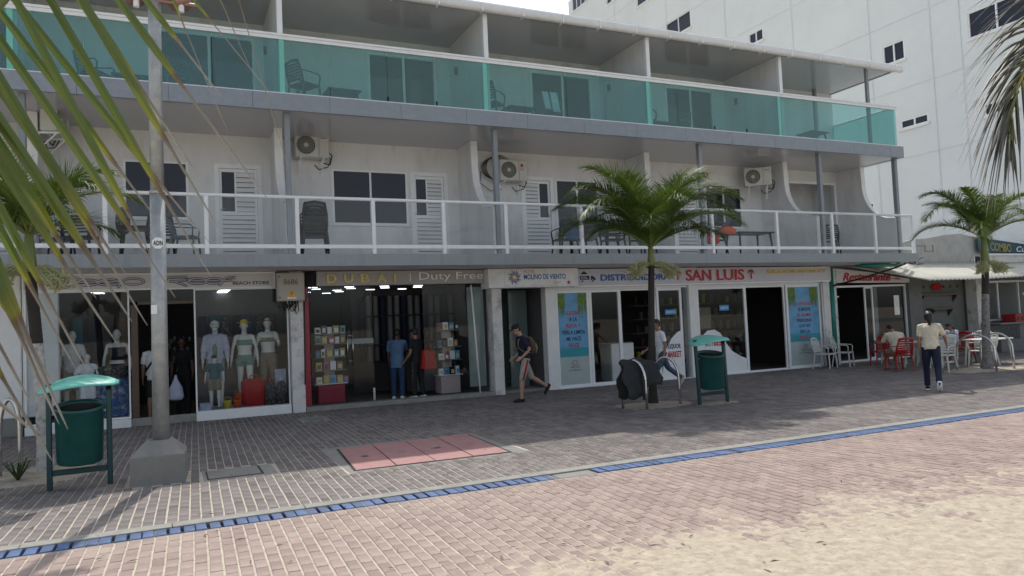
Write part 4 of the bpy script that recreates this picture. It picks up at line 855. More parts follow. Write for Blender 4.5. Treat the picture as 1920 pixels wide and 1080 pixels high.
# ================================================================== STREET FURNITURE
lp = thing('lamp_post', 'grey galvanised floodlight post standing on a chamfered concrete block', 'lamp post', (-.13, 10.35, 0))
MZ = Matrix.Translation((-.125, 10.33, 0)) @ Matrix.Rotation(R(-4), 4, 'Z')
m = MB(); a, b = .30, .17
def sq(h, z): return [MZ @ Vector((x*h, y*h, z)) for x, y in ((-1, -1), (1, -1), (1, 1), (-1, 1))]
lv = [sq(.305, -.02), sq(.30, .33), sq(.292, .345), sq(.14, .50)]
m.add([v for q in lv for v in q], [(3, 2, 1, 0), (12, 13, 14, 15)] + [(k*4+i, k*4+(i+1) % 4, k*4+4+(i+1) % 4, k*4+4+i) for k in range(3) for i in range(4)])
m.obj('base', 'concrete', lp)
PX = lambda z: -.105+.005*z
MB().tube([(PX(z), 10.33, z) for z in (.49, 2, 3.57)], [.098, .092, .088], 16).tube([(PX(3.56), 10.33, 3.56), (PX(3.60), 10.33, 3.60)], .094, 16).tube([(PX(z), 10.33, z) for z in (3.6, 5.2, 7.6)], [.082, .078, .070], 16).obj('pole', 'galvanised', lp, True)
MB().tube([(PX(2.91), 10.238, 2.92), (PX(2.91), 10.2375, 2.92)], .1, 8)
o8 = [(PX(2.9)+.075*math.cos(R(22.5+45*i)), 2.93+.075*math.sin(R(22.5+45*i))) for i in range(8)]
MB().prism(o8, 10.228, 10.236, 'XZ').obj('sticker', 'sign_white', lp); text('ADN', PX(2.9)-.055, 10.227, 2.9, .11, .06, 'ink_black', lp, off=.02)
MB().box(PX(2.1)-.09, PX(2.1)-.02, 10.232, 10.24, 2.05, 2.16).obj('sticker', 'sign_white', lp)
MB().box(-.17, -.11, 10.232, 10.25, 3.2, 3.55).obj('rust_mark', 'ink_orange', lp) if False else None
MB().bbox(-.62, .45, 10.27, 10.33, 6.02, 6.06, .01).obj('crossbar', 'copper', lp)
for x in (-.30, .22):
    f = MB().tube([(x, 10.2, 6.16), (x, 10.42, 6.10)], [.10, .15], 16).obj('floodlight', 'copper', lp, True)
MB().bbox(-.4, .3, 10.15, 10.45, 6.08, 6.3, .03).obj('lamp_housing', 'copper', lp)
for x in (-.28, .24): MB().tube([(x, 10.3, 5.93), (x, 10.3, 6.07)], .035, 10).obj('lamp_bolt', 'sign_white', lp)

def litter_bin(label, dz=0):
    o = thing('litter_bin', label, 'litter bin', (0, 0, 0), 0, 'green litter bins on the pavement')
    def P(m, n, mat, sm=False): return m.obj(n, mat, o, sm, True)
    P(MB().bbox(-.345, -.285, -.03, .03, 0, 1.23, .008), 'post', 'bin_dark'); P(MB().bbox(.285, .345, -.03, .03, 0, 1.23, .008), 'post', 'bin_dark')
    P(MB().bbox(-.284, .284, -.025, .025, .17, .235, .006), 'crossbar', 'bin_dark')
    n = 28; m = MB(); vs = []
    for rr, z in ((.225, .30), (.245, .32), (.262, .95), (.272, .955), (.272, .985), (.255, .985), (.25, .95), (.225, .33)):
        vs += [(rr*math.cos(2*PI*i/n), rr*.92*math.sin(2*PI*i/n), z+.20*rr*math.sin(2*PI*i/n)*min(1, max(.35, (z-.3)*2))) for i in range(n)]
    fs = [tuple(range(n-1, -1, -1)), tuple(range(7*n, 8*n))]+[(k*n+i, k*n+(i+1) % n, (k+1)*n+(i+1) % n, (k+1)*n+i) for k in range(7) for i in range(n)]
    m.add(vs, fs); bk = P(m, 'bucket', 'bin_green', True)
    i_ = MB().tube([(0, .1, .5), (0, -.018, .935)], .232, 24).obj('bucket_shade', 'bin_shade', bk, True, True)  # black plug below the rim stands in for the shade inside the bucket
    for s in (-1, 1): P(MB().tube([(s*.25, 0, .9), (s*.30, 0, .9)], .02, 8), 'pivot', 'galvanised')
    # shallow curved canopy
    m = MB(); nu, nv = 16, 8; top = []
    for i in range(nu+1):
        u = -1+2*i/nu; hw = .20*math.sqrt(max(0, 1-u*u*.96))
        for j in range(nv+1):
            v = -1+2*j/nv; top.append((u*.43, v*hw*1.45, 1.31-.085*u*u-.03*v*v+v*hw*.28+.03*u))
    fs = [(i*(nv+1)+j, (i+1)*(nv+1)+j, (i+1)*(nv+1)+j+1, i*(nv+1)+j+1) for i in range(nu) for j in range(nv)]
    m.add(top, fs); c = P(m, 'canopy', 'bin_roof', True); sd = c.modifiers.new('s', 'SOLIDIFY'); sd.thickness = .012; sd.offset = -1
    for s in (-1, 1): P(MB().bbox(s*.315-.03, s*.315+.03, -.03, .03, 1.14, 1.265, .008), 'canopy_bracket', 'bin_dark')
    return o
b1 = litter_bin('dark green litter bin nearest the camera with a bright turquoise canopy'); b1.location = (-.99, 10.44, 0); b1.rotation_euler = (0, 0, R(2))
b2 = copy_tree(b1, (9.64, 11.70, 0), R(-6), 'dark green litter bin in front of the drinks shop, leaning slightly')
b2.rotation_euler = (0, R(-1.5), R(-6))

def hoop(p0, p1, h, label, r=.028):
    p0, p1 = Vector(p0), Vector(p1); mid = (p0+p1)/2; d = p1-p0; L = d.length; u = d/L; o = thing('bicycle_hoop', label, 'bicycle hoop', mid, 0, 'stainless steel hoops round the palms')
    pts = [p0+Vector((0, 0, -.03)), p0+Vector((0, 0, h*.35))+u*L*.01] + [mid - u*(L/2*math.cos(a)*.98) + Vector((0, 0, h*.52+h*.48*math.sin(a)**.9)) for a in [PI*j/14 for j in range(1, 14)]] + [p1+Vector((0, 0, h*.35))-u*L*.01, p1+Vector((0, 0, -.03))]
    MB().tube(pts, r, 10).obj('tube', 'stainless', o, True); return o
hoop((8.20, 11.88, 0), (7.96, 12.34, 0), .93, 'stainless hoop half covered by a dark jacket beside the middle palm')
hoop((8.80, 12.50, 0), (9.13, 12.08, 0), .93, 'bare stainless hoop to the right of the middle palm')
hoop((-2.06, 11.95, 0), (-1.82, 11.90, 0), 1.02, 'stainless hoop at the left edge near a small plant')
hoop((18.55, 12.85, 0), (18.80, 12.0, 0), .93, 'stainless hoop left of the right palm trunk, in front of a white armchair')
hoop((19.35, 12.75, 0), (19.75, 12.15, 0), .93, 'rightmost stainless hoop beside the right palm trunk')
# jacket draped on the hoop
jk = thing('jacket', 'dark charcoal jacket draped over a steel hoop by the palm', 'jacket', (8.1, 12.1, 0))
vs = []; nu, nv = 22, 16
for i in range(nu+1):
    u = i/nu
    for j in range(nv+1):
        v = -1+2*j/nv
        s = abs(v); y = 12.1 + v*.10*(1+.9*s) ; hang = (.70 if v < 0 else .72)*(.82+.25*math.sin(u*4.4+.6))
        x = 7.80 + u*.83 + .05*math.sin(j*1.3+u*5) ; z = .97 - .10*(2*u-.75)**2 - s**1.4*hang + .02*math.sin(u*17+v*3)
        vs.append((x+ .04*s*math.sin(u*9), y+.02*math.sin(u*15+v*2)*s, max(.1, z)))
m = MB().add(vs, [(i*(nv+1)+j, (i+1)*(nv+1)+j, (i+1)*(nv+1)+j+1, i*(nv+1)+j+1) for i in range(nu) for j in range(nv)])
o = m.obj('cloth', 'c_charcoal' if 'c_charcoal' in MATS else 'black_mat', jk, True); o.modifiers.new('s', 'SOLIDIFY').thickness = .02
pm('c_charcoal', (.03, .032, .034), .9, var=.3, scale=10, bump=.3, bscale=12); o.data.materials[0] = MATS['c_charcoal']
MB().tube([(8.25, 11.94, .80), (8.20, 11.90, .55), (8.18, 11.90, .18)], [(.07, .035), (.065, .035), (.05, .03)], 10).obj('sleeve', 'c_charcoal', jk, True)

# ---- monobloc chairs
def chair(mat, label, name='plastic_chair', cat='chair', low=False, group=None):
    o = thing(name, label, cat, (0, 0, 0), 0, group)
    def P(m, n, sm=False): return m.obj(n, mat, o, sm, True)
    P(MB().bbox(-.25, .25, -.24, .22, .40, .435, .012), 'seat')
    bw, bz0, bz1 = .22, .47, .86
    def yb(z): return .20+(z-.43)*.26
    m = MB()
    for s in (-1, 1): m.tube([(s*.225, yb(.43)-.0, .42), (s*.235, yb(.65), .65), (s*.20, yb(.86), .86)], [(.03, .013)]*3, 8, side=(1, 0, 0))
    m.tube([(-.215, yb(.86), .85), (0, yb(.88), .885), (.215, yb(.86), .85)], [(.013, .035)]*3, 8, side=(0, 1, 0)); P(m, 'back_frame', True)
    for i in range(6):
        z0 = .485+i*.058
        P(MB().prism([(yb(z0), z0), (yb(z0)+.012, z0), (yb(z0+.04)+.012, z0+.04), (yb(z0+.04), z0+.04)], -.215, .215, 'YZ'), 'back_slat')
    for s in (-1, 1):
        P(MB().tube([(s*.235, -.21, .41), (s*.27, -.235, 0)], [(.028, .022), (.02, .018)], 8), 'leg'); P(MB().tube([(s*.225, .20, .41), (s*.265, .27, 0)], [(.028, .022), (.02, .018)], 8), 'leg')
        P(MB().tube([(s*.25, -.20, .42), (s*.275, -.215, .60), (s*.28, -.17, .645), (s*.275, .05, .66), (s*.235, yb(.66), .67)], [(.022, .013)]*5, 8), 'armrest', True)
    return o
def place(proto, used, loc, rz, label, group):
    if not used[0]: used[0] = True; proto.location = loc; proto.rotation_euler = (0, 0, rz); proto['label'] = label; proto['group'] = group; return proto
    return copy_tree(proto, loc, rz, label, group)
GW, GR, GB, GT = 'white plastic chairs by the restaurant', 'red plastic chairs by the restaurant', 'dark plastic chairs on the first floor balcony', 'grey armchairs on the top floor balcony'
wch = chair('white_plastic', ''); uw = [False]
# seat faces -y locally
place(wch, uw, (17.65, 16.3, .0), R(20), 'white slatted armchair next to the sea view poster, left of a pair', GW)
place(wch, uw, (18.45, 16.35, .0), R(28), 'white slatted armchair in front of the teal pipe, right of a pair', GW)
place(wch, uw, (20.05, 15.9, .0), R(150), 'white plastic chair standing against the restaurant glass door', GW)
place(wch, uw, (20.5, 15.2, .0), R(200), 'white plastic chair behind the red chair of the seated man', GW)
place(wch, uw, (18.25, 13.05, .0), R(-80), 'white armchair facing the seated girl across the table', GW)
place(wch, uw, (19.45, 13.9, .0), R(170), 'white plastic chair just behind the right palm trunk', GW)
place(wch, uw, (20.3, 13.3, .0), R(175), 'white plastic chair seen from behind inside the rightmost hoop', GW)
place(wch, uw, (21.7, 14.2, .0), R(-60), 'white plastic chair at the far right side of the white table', GW)
rch = chair('red_plastic', ''); ur = [False]
place(rch, ur, (17.8, 13.95, .0), R(165), 'red plastic chair under the seated man, its back to the street', GR)
place(rch, ur, (21.1, 14.45, .0), R(-80), 'red plastic chair under the seated girl', GR)
place(rch, ur, (19.2, 15.6, .0), R(150), 'red plastic chair half hidden behind the first red chair', GR)
def table(mat, loc, rz, label, w=.8, d=.8, h=.72, group=None):
    o = thing('plastic_table', label, 'table', loc, rz, group)
    MB().bbox(-w/2, w/2, -d/2, d/2, h-.035, h, .015).obj('tabletop', mat, o, False, True)
    for sx in (-1, 1):
        for sy in (-1, 1): MB().tube([(sx*(w/2-.1), sy*(d/2-.1), h-.036), (sx*(w/2-.05), sy*(d/2-.05), 0)], [(.03, .03), (.022, .022)], 8).obj('leg', mat, o, False, True)
    return o
table('white_plastic', (19.3, 14.35, 0), R(10), 'white plastic table where the man and the girl sit')
table('white_plastic', (21.0, 13.6, 0), R(5), 'white plastic table at the right edge behind the palm', 1.2, .8)
bch = chair('black_plastic', ''); ub = [False]
zf = Z1T+.002
for k in range(4): place(bch, ub, (2.86, 16.05, zf+k*.075), R(175), ('bottom', 'second lowest', 'third', 'topmost')[k]+' black plastic chair of the stack beside the column', GB)
place(bch, ub, (-1.5, 16.5, zf), R(165), 'black plastic chair at the left end of the balcony', GB); place(bch, ub, (-1.95, 16.9, zf), R(120), 'black plastic chair behind the left palm fronds', GB)
place(bch, ub, (-.1, 16.9, zf), R(180), 'black striped chair under the first wide window', GB)
for x, r, l in ((9.0, 175, 'dark chair behind the middle palm fronds, leftmost of the row'), (9.55, 190, 'dark chair with a grey-blue towel behind the middle palm'), (10.4, 170, 'dark chair beside the middle palm crownshaft'), (11.3, 185, 'dark chair with teal cloth right of the middle palm crownshaft'), (13.65, 180, 'dark chair holding the red bag and the orange towel'), (18.0, 140, 'dark chair near the empty doorway of the last room')):
    place(bch, ub, (x, 16.2, zf), R(r), l, GB)
gch = chair('grey_plastic', ''); ug = [False]; GG = 'grey armchairs on the balconies'
place(gch, ug, (.35, 16.35, zf), R(75), 'grey armchair seen from the side under the first wide window', GG)
for x, y, r, l in ((-1.2, 16.6, 60, 'grey armchair behind teal glass at the far left'), (.15, 16.5, -60, 'grey armchair behind teal glass just behind the lamp post'), (2.75, 16.1, 120, 'grey armchair behind teal glass next to the second glass post'), (7.15, 16.2, 130, 'grey armchair behind teal glass left of the towels'), (8.9, 16.6, -70, 'grey armchair with white towels over its back'), (11.7, 16.4, 125, 'grey armchair behind teal glass in the fourth bay'), (13.2, 16.9, -80, 'grey armchair in front of the last sliding door'), (16.1, 16.4, 100, 'grey armchair in the end bay behind teal glass')):
    place(gch, ug, (x, y, Z2T), R(r), l, GG)
for x, y, l in ((-.55, 16.6, 'low grey table behind the teal glass at the far left'), (3.6, 16.3, 'low grey table in the second bay of the top floor'), (7.95, 16.4, 'low grey table in the third bay of the top floor'), (12.4, 16.6, 'low grey table in the fourth bay of the top floor'), (17.6, 16.2, 'low dark table in the end bay of the top floor')):
    table('grey_plastic', (x, y, Z2T), R(3), l, .75, .6, .42, 'low tables on the top floor balcony')
table('black_plastic', (-.45, 16.3, zf), 0, 'black table under the first wide window', .8, .7, .6)
table('black_plastic', (15.0, 16.3, zf), 0, 'black table right of the orange towel', 1.3, .7, .66)
table('black_plastic', (9.95, 16.6, zf), 0, 'black table behind the middle palm crown', 1.5, .7, .62)
def lump(name, label, cat, c, r, mat, seed=1, amp=.25, vox=.02):
    m = MB(); m.ball(c, r, 14, 10); rs = random.Random(seed)
    for k in range(7): m.ball((c[0]+rs.uniform(-.6, .6)*r[0], c[1]+rs.uniform(-.5, .5)*r[1], c[2]+rs.uniform(-.6, .5)*r[2]), [q*rs.uniform(.35, .6) for q in r], 10, 7)
    return tag(fused(m, vox, name, mat, None), label, cat)
lump('bag', 'dark red bag hanging on the chair beside the orange towel', 'bag', (13.45, 16.05, zf+.52), (.25, .12, .22), 'c_red')
lump('towel', 'bright orange towel heaped on the balcony chair', 'towel', (13.95, 16.0, zf+.68), (.32, .14, .12), 'c_orange', 3)
lump('bag', 'black round bag behind the middle palm fronds', 'bag', (9.98, 16.1, zf+.72), (.2, .15, .2), 'black_mat', 4)
lump('towel', 'blue towel over the leftmost chair behind the palm', 'towel', (9.1, 16.0, zf+.62), (.28, .1, .24), 'blue_cloth', 5)
lump('towel', 'grey blue towel over the chair beside the black bag', 'towel', (9.6, 16.0, zf+.60), (.26, .08, .25), 'grey_plastic', 6)
lump('towel', 'teal cloth over the chair right of the palm crownshaft', 'towel', (11.25, 16.0, zf+.55), (.26, .08, .35), 'teal_cloth', 7)
lump('bag', 'black and white patterned bag on the table under the first window', 'bag', (-.75, 16.1, zf+.70), (.13, .1, .28), 'print_black', 8)
tw = thing('towel', 'two white towels hung over the top floor armchair', 'towel', (8.8, 16.3, Z2T+.6))
for x0, x1, z0 in ((8.58, 8.76, .42), (8.80, 9.02, .36)):
    vs = [(x0+(x1-x0)*a/6, 16.28+.02*math.sin(a*1.9+z0*9)-.03*b, Z2T+.90-(.90-z0)*b/5) for a in range(7) for b in range(6)]
    o = MB().add(vs, [(a*6+b, a*6+b+1, a*6+b+7, a*6+b+6) for a in range(6) for b in range(5)]).obj('cloth', 'c_white', tw, True); o.modifiers.new('s', 'SOLIDIFY').thickness = .012

# small plant and stones at the left hoop
pl = thing('small_plant', 'small spiky green plant at the foot of the left hoop', 'plant', (-1.9, 11.45, 0))
m = MB()
for k in range(26):
    a = random.uniform(0, 2*PI); l = random.uniform(.15, .38); c = Vector((-1.78, 11.45, .0)); d = Vector((math.cos(a), math.sin(a), 0)); s = Vector((-math.sin(a), math.cos(a), 0))*.014
    p1 = c+d*l*.5+Vector((0, 0, l*.75)); p2 = c+d*l+Vector((0, 0, l*.7)); m.add([c-s, c+s, p1+s, p1-s, p2], [(0, 1, 2, 3), (3, 2, 4)])
m.obj('leaves', 'plant_green', pl)

# ================================================================== PALMS
def frond_mesh(m, base, az, el0, L, droop, ll, n=44, lw=.02, vee=.6, curlw=.5, twist=0., nseg=3, jit=.12, dense_back=0):
    pts = []; p = Vector(base); el = el0; K = 14; tg = []
    for i in range(K+1):
        pts.append(p.copy()); d = Vector((math.cos(az)*math.cos(el), math.sin(az)*math.cos(el), math.sin(el))); tg.append(d); p = p+d*(L/K); el -= droop/K*(.4+1.2*i/K)
    rach = (pts, [max(.004, .02*(1-i/K)+.004) for i in range(K+1)])
    for i in range(n):
        t = .10+.90*(i+random.random()*.6)/n; f = t*K; k = min(K-1, int(f)); q = pts[k].lerp(pts[k+1], f-k); d = tg[k].lerp(tg[k+1], f-k).normalized()
        sd = d.cross(Vector((0, 0, 1))).normalized(); up = sd.cross(d)
        prof = max(.05, math.sin(PI*min(1, .18+t*.80)))**.6
        for s in (-1, 1):
            v = vee+random.gauss(0, .15); out = (sd*s*math.cos(v)+up*math.sin(v))
            fw = .45+.75*t+random.gauss(0, jit); dr = (out+d*fw).normalized(); le = ll*prof*random.uniform(.82, 1.1); a = q.copy(); w0 = lw*random.uniform(.8, 1.1)
            wid = dr.cross(up+sd*s*.3).normalized(); grav = random.uniform(.15, .55)*curlw
            vs = []; ws = []
            for j in range(nseg+1):
                u = j/nseg; wj = w0*(1-u**1.6)*(.55+.45*min(1, u*4)) if j < nseg else 0
                pp = a+dr*(le*u)+Vector((0, 0, -1))*(grav*le*u*u); vs += [pp-wid*wj/2, pp+wid*wj/2]; ws += [u*.9+.05]*2
            m.add(vs, [(2*j, 2*j+1, 2*j+3, 2*j+2) for j in range(nseg)], ws)
    return rach
def palm(name_label, base, lean, h_trunk, h_shaft, r0, fr, white_to, mats, ll, L, fruit=True, seed=3):
    random.seed(seed)
    o = thing('palm_tree', name_label, 'palm tree', base)
    b = Vector(base)
    def T(z): return b+Vector((lean[0]*max(0, z/h_trunk)**1.5, lean[1]*z/h_trunk, z))
    def trunk(z0, z1, mat, nm):
        k = max(4, int((z1-z0)/.035)); pts = []; rad = []
        for i in range(k+1):
            z = z0+(z1-z0)*i/k; pts.append(T(z)); flare = 1+.55*math.exp(-z/.22); rad.append(r0*flare*(1-.18*z/h_trunk)*(1+(.035 if i % 2 else -.01)))
        MB().tube(pts, rad, 14).obj(nm, mat, o, True)
    if white_to > 0: trunk(-.03, white_to, mats[0], 'painted_trunk'); trunk(white_to+.001, h_trunk, mats[1], 'trunk')
    else: trunk(-.03, h_trunk, mats[1], 'trunk')
    top = T(h_trunk); zz = h_trunk
    MB().tube([top+Vector((0, 0, z)) for z in (-.01, h_shaft*.15, h_shaft*.5, h_shaft)], [r0*.95, r0*1.05, r0*.85, r0*.55], 14).obj('crownshaft', 'crownshaft', o, True)
    c = top+Vector((0, 0, h_shaft-.05))
    for (az, el, l, dr, k_) in fr:
        m = MB(); ra = frond_mesh(m, c, R(az), R(el), l, R(dr), ll*k_, n=int(l*85), lw=.019, curlw=1.05)
        f = m.obj('frond', 'leaf_palm', o); MB().tube(ra[0], ra[1], 6).obj('rachis', 'rachis_green', f, True, False) if False else None
        mm = MB().tube(ra[0], ra[1], 6); p_ = f; ob = mm.obj('rachis', 'rachis_green', o, True)
        ob.parent = f
    if fruit:
        for a0 in fruit:
            m = MB(); a0 = R(a0); e = top+Vector((0, 0, .0)); cc = e+Vector((math.cos(a0)*.42, math.sin(a0)*.42, -.06))
            for k in range(60):
                q = cc+Vector((random.gauss(0, .075), random.gauss(0, .09), random.gauss(0, .07)-.07)); mid = e+(q-e)*.5+Vector((0, 0, .10)); m.tube([e, mid, q], .0045, 4)
                for j in range(7): qq = q+Vector((random.gauss(0, .035), random.gauss(0, .035), random.gauss(0, .035))); m.tube([q, qq], [.004, .009], 4)
            m.obj('fruit_cluster', 'palm_fruit', o)
    return o
rs_ = random.Random(11)
mid = []
for az, el, l, dr in ((180, 66, 2.45, 112), (197, 52, 2.4, 112), (168, 40, 2.1, 96), (3, 56, 2.75, 108), (-14, 66, 2.5, 104), (20, 42, 2.4, 92), (172, 80, 2.3, 88), (188, 30, 1.7, 70), (-4, 30, 1.9, 66), (262, 58, 1.9, 96), (288, 72, 1.9, 84), (100, 55, 2.1, 90), (128, 66, 2.2, 90), (236, 42, 1.9, 96), (312, 44, 2.0, 98), (2, 76, 2.5, 92), (212, 68, 2.4, 100), (332, 60, 2.3, 100), (150, 58, 2.3, 95), (24, 68, 2.4, 98)):
    mid.append((az, el, l, dr, 1.05))
palm('middle palm with full green crown and whitish fruit in front of the drinks shop', (8.78, 12.5, 0), (.13, 0), 2.78, .42, .075, mid, 0, ('trunk_white', 'trunk_dark'), .72, 2, [188, -4], 5)
rgt = [(az+rs_.uniform(-8, 8), el, l, dr, .9) for az, el, l, dr in ((182, 48, 2.7, 112), (170, 62, 2.5, 100), (205, 28, 2.2, 90), (0, 50, 2.6, 112), (-15, 62, 2.4, 100), (30, 30, 2.2, 90), (150, 35, 1.9, 95), (260, 60, 1.9, 90), (290, 45, 1.8, 90), (100, 65, 1.9, 80), (60, 50, 2.0, 90), (230, 60, 1.9, 90), (330, 35, 2.0, 95), (190, 75, 1.8, 80))]
palm('right palm with mottled white trunk by the restaurant chairs', (19.22, 12.5, 0), (.22, 0), 2.75, .72, .10, rgt, 1.95, ('trunk_peel', 'trunk_dark'), .6, 2, [200, -20], 8)
lft = [(az+rs_.uniform(-8, 8), el, l, dr, .95) for az, el, l, dr in ((2, 55, 1.6, 100), (-10, 70, 1.5, 95), (185, 50, 1.9, 100), (170, 68, 1.9, 90), (150, 30, 1.8, 90), (30, 28, 1.3, 70), (260, 50, 1.6, 90), (300, 40, 1.5, 95), (100, 55, 1.9, 90), (60, 65, 1.6, 90), (220, 35, 1.9, 90), (325, 60, 1.4, 100), (240, 72, 1.8, 80))]
palm('left palm with white painted trunk behind the litter bin', (-1.53, 11.85, 0), (-.15, 0), 2.72, .55, .085, lft, 1.75, ('trunk_white', 'trunk_dark'), .62, 2, [-30, 200], 9)
# palms on the beach side, only met as reflections in the shop glass
palm('beach palm behind the viewer, seen mirrored in the shop glass', (-2.5, -9, 0), (.4, 0), 5.6, .8, .13, [(a, e, 2.6, 100, 1.0) for a, e in ((0, 50), (45, 60), (90, 45), (135, 60), (180, 50), (225, 62), (270, 45), (315, 60), (20, 20), (200, 20), (110, 15), (290, 15))], 0, ('trunk_white', 'trunk_dark'), .7, 2, None, 21)

# coconut frond hanging close in front at the left: leaflets green, yellow, then dry to their tips
random.seed(31)
cf = thing('palm_frond', 'out of focus coconut frond with yellow and dry tips hanging across the upper left', 'palm frond', (-.3, 1.6, 2.6))
def strip(m, S_, E_, wdt, sag, seed, seg=14, dry=.62, fold=.35, curl=0.):
    S_, E_ = Vector(S_), Vector(E_); d = (E_-S_); Ld = d.length; t = d.normalized(); view = ((S_+E_)/2-Vector((0, 0, CH))).normalized(); sd = t.cross(view).normalized(); nr = sd.cross(t)
    vs = []; ws = []
    for i in range(seg+1):
        u = i/seg; w = wdt*(.8+.2*min(1, u*5))*(1 if u < dry-.12 else max(.34, 1-(u-dry+.12)*3.2)) * (1-u**9*.85)
        p = S_+d*u+Vector((0, 0, sag*Ld))*math.sin(PI*u)+sd*(curl*Ld*u*u*(u-.9))+nr*(.01*math.sin(u*7+seed))
        vs += [p-sd*w/2+nr*w*fold, p, p+sd*w/2+nr*w*fold*(1 if u < dry else 1.8)]
        ws += [u*.62/dry if u < dry else .62+(u-dry)/(1-dry)*.38]*3
    m.add(vs, [f for i in range(seg) for f in ((3*i, 3*i+1, 3*i+4, 3*i+3), (3*i+1, 3*i+2, 3*i+5, 3*i+4))], ws)
# (start px, end px, depth at start, depth at end, dry fraction)
NL = [((330, -40), (520, 190), 1.9, 2.2, .30), ((400, -30), (470, 130), 2.1, 2.5, .2), ((250, -30), (418, 185), 1.55, 1.9, .42), ((200, -30), (500, 372), 1.5, 1.85, .36), ((140, -25), (408, 425), 1.45, 1.7, .58), ((60, -60), (395, 520), 1.4, 1.65, .66), ((-20, -60), (395, 460), 1.38, 1.7, .68),
      ((20, -20), (283, 480), 1.36, 1.6, .80), ((-60, -10), (330, 560), 1.36, 1.6, .72), ((-70, 30), (275, 610), 1.32, 1.55, .66), ((-80, 110), (245, 600), 1.3, 1.5, .7), ((-80, 190), (215, 640), 1.3, 1.5, .62), ((-80, 240), (165, 700), 1.28, 1.5, .6), ((-80, 320), (128, 810), 1.28, 1.45, .52), ((-60, 400), (112, 800), 1.28, 1.45, .45), ((-70, 520), (60, 760), 1.28, 1.4, .4), ((-60, 600), (95, 860), 1.3, 1.4, .35), ((-70, 700), (52, 800), 1.3, 1.4, .3),
      ((110, -60), (372, 330), 1.6, 1.9, .5), ((-40, -30), (300, 420), 1.4, 1.65, .7), ((-70, 60), (240, 520), 1.35, 1.5, .75), ((-80, 150), (180, 560), 1.3, 1.5, .66), ((-80, 280), (140, 690), 1.3, 1.5, .6), ((-70, 450), (100, 720), 1.3, 1.45, .5),
      ((430, -60), (545, 330), 2.3, 2.7, .1), ((300, -60), (428, 250), 1.8, 2.2, .25)]
for k, (s_, e_, d0, d1, dry) in enumerate(NL):
    m = MB(); strip(m, at(*s_, d0), at(*e_, d1), random.uniform(.012, .0175) if k not in (0, 1, 24, 25) else .008, random.uniform(.0, .012), k, dry=dry, fold=.55, curl=random.uniform(-.01, .03))
    m.obj('leaflet', 'leaf_near', cf)
MB().tube([at(560, -260, 2.4), at(300, -160, 1.8), at(60, -90, 1.4), at(-110, 100, 1.25), at(-140, 420, 1.25), at(-130, 800, 1.28)], [.008, .012, .018, .022, .026, .03], 8).obj('rachis', 'rachis_green', cf, True)

# dry frond hanging in at the upper right
hf = thing('palm_frond', 'drooping frond with greyish dry leaflets hanging in at the upper right', 'palm frond', at(1940, 100, 4.5))
rc = [at(*p, 4.6) for p in ((2160, -260), (2080, -120), (2000, -20), (1945, 80), (1908, 160), (1896, 215), (1905, 270))]
MB().tube(rc, [.03, .028, .024, .02, .015, .012, .006], 8).obj('rachis', 'rachis_yellow', hf, True)
HL = [((2040, -70), (1815, 20)), ((2010, -40), (1825, 75)), ((2000, -25), (1806, 112)), ((1985, 5), (1778, 192)), ((1975, 20), (1798, 185)), ((1965, 40), (1803, 145)), ((1955, 60), (1796, 262)), ((1948, 75), (1800, 240)), ((1940, 88), (1798, 300)), ((1932, 105), (1803, 318)), ((1926, 118), (1818, 335)), ((1920, 132), (1826, 345)), ((1915, 145), (1832, 362)), ((1910, 158), (1840, 372)), ((1906, 168), (1848, 385)), ((1902, 178), (1856, 378)), ((1900, 188), (1864, 400)), ((1898, 196), (1872, 345)), ((1896, 205), (1880, 372)), ((1900, 240), (1886, 330)),
      ((1990, 0), (1835, 60)), ((1970, 30), (1812, 215)), ((1950, 70), (1815, 280)), ((1935, 100), (1810, 250)), ((1915, 140), (1822, 300)), ((1905, 165), (1838, 330)), ((1925, 110), (1960, 330)), ((1915, 140), (1935, 350)), ((1905, 175), (1915, 345)), ((1898, 220), (1902, 362)), ((1940, 90), (1990, 300)), ((1960, 50), (2020, 260)), ((2020, -60), (1830, 0)), ((2030, -60), (1850, -10))]
HL += [((a+random.uniform(-9, 9), b+random.uniform(-12, 12)), (c+random.uniform(-4, 26), d+random.uniform(-30, 34))) for (a, b), (c, d) in HL]
for k, (s_, e_) in enumerate(HL):
    m = MB(); strip(m, at(*s_, 4.6), at(*e_, 4.6+random.uniform(-.25, .25)), random.uniform(.024, .034), random.uniform(.07, .12) if e_[0] < 1880 else .0, k, dry=random.uniform(.45, .7), fold=.7, curl=random.uniform(-.03, .03))
    m.obj('leaflet', 'leaf_hanging', hf)

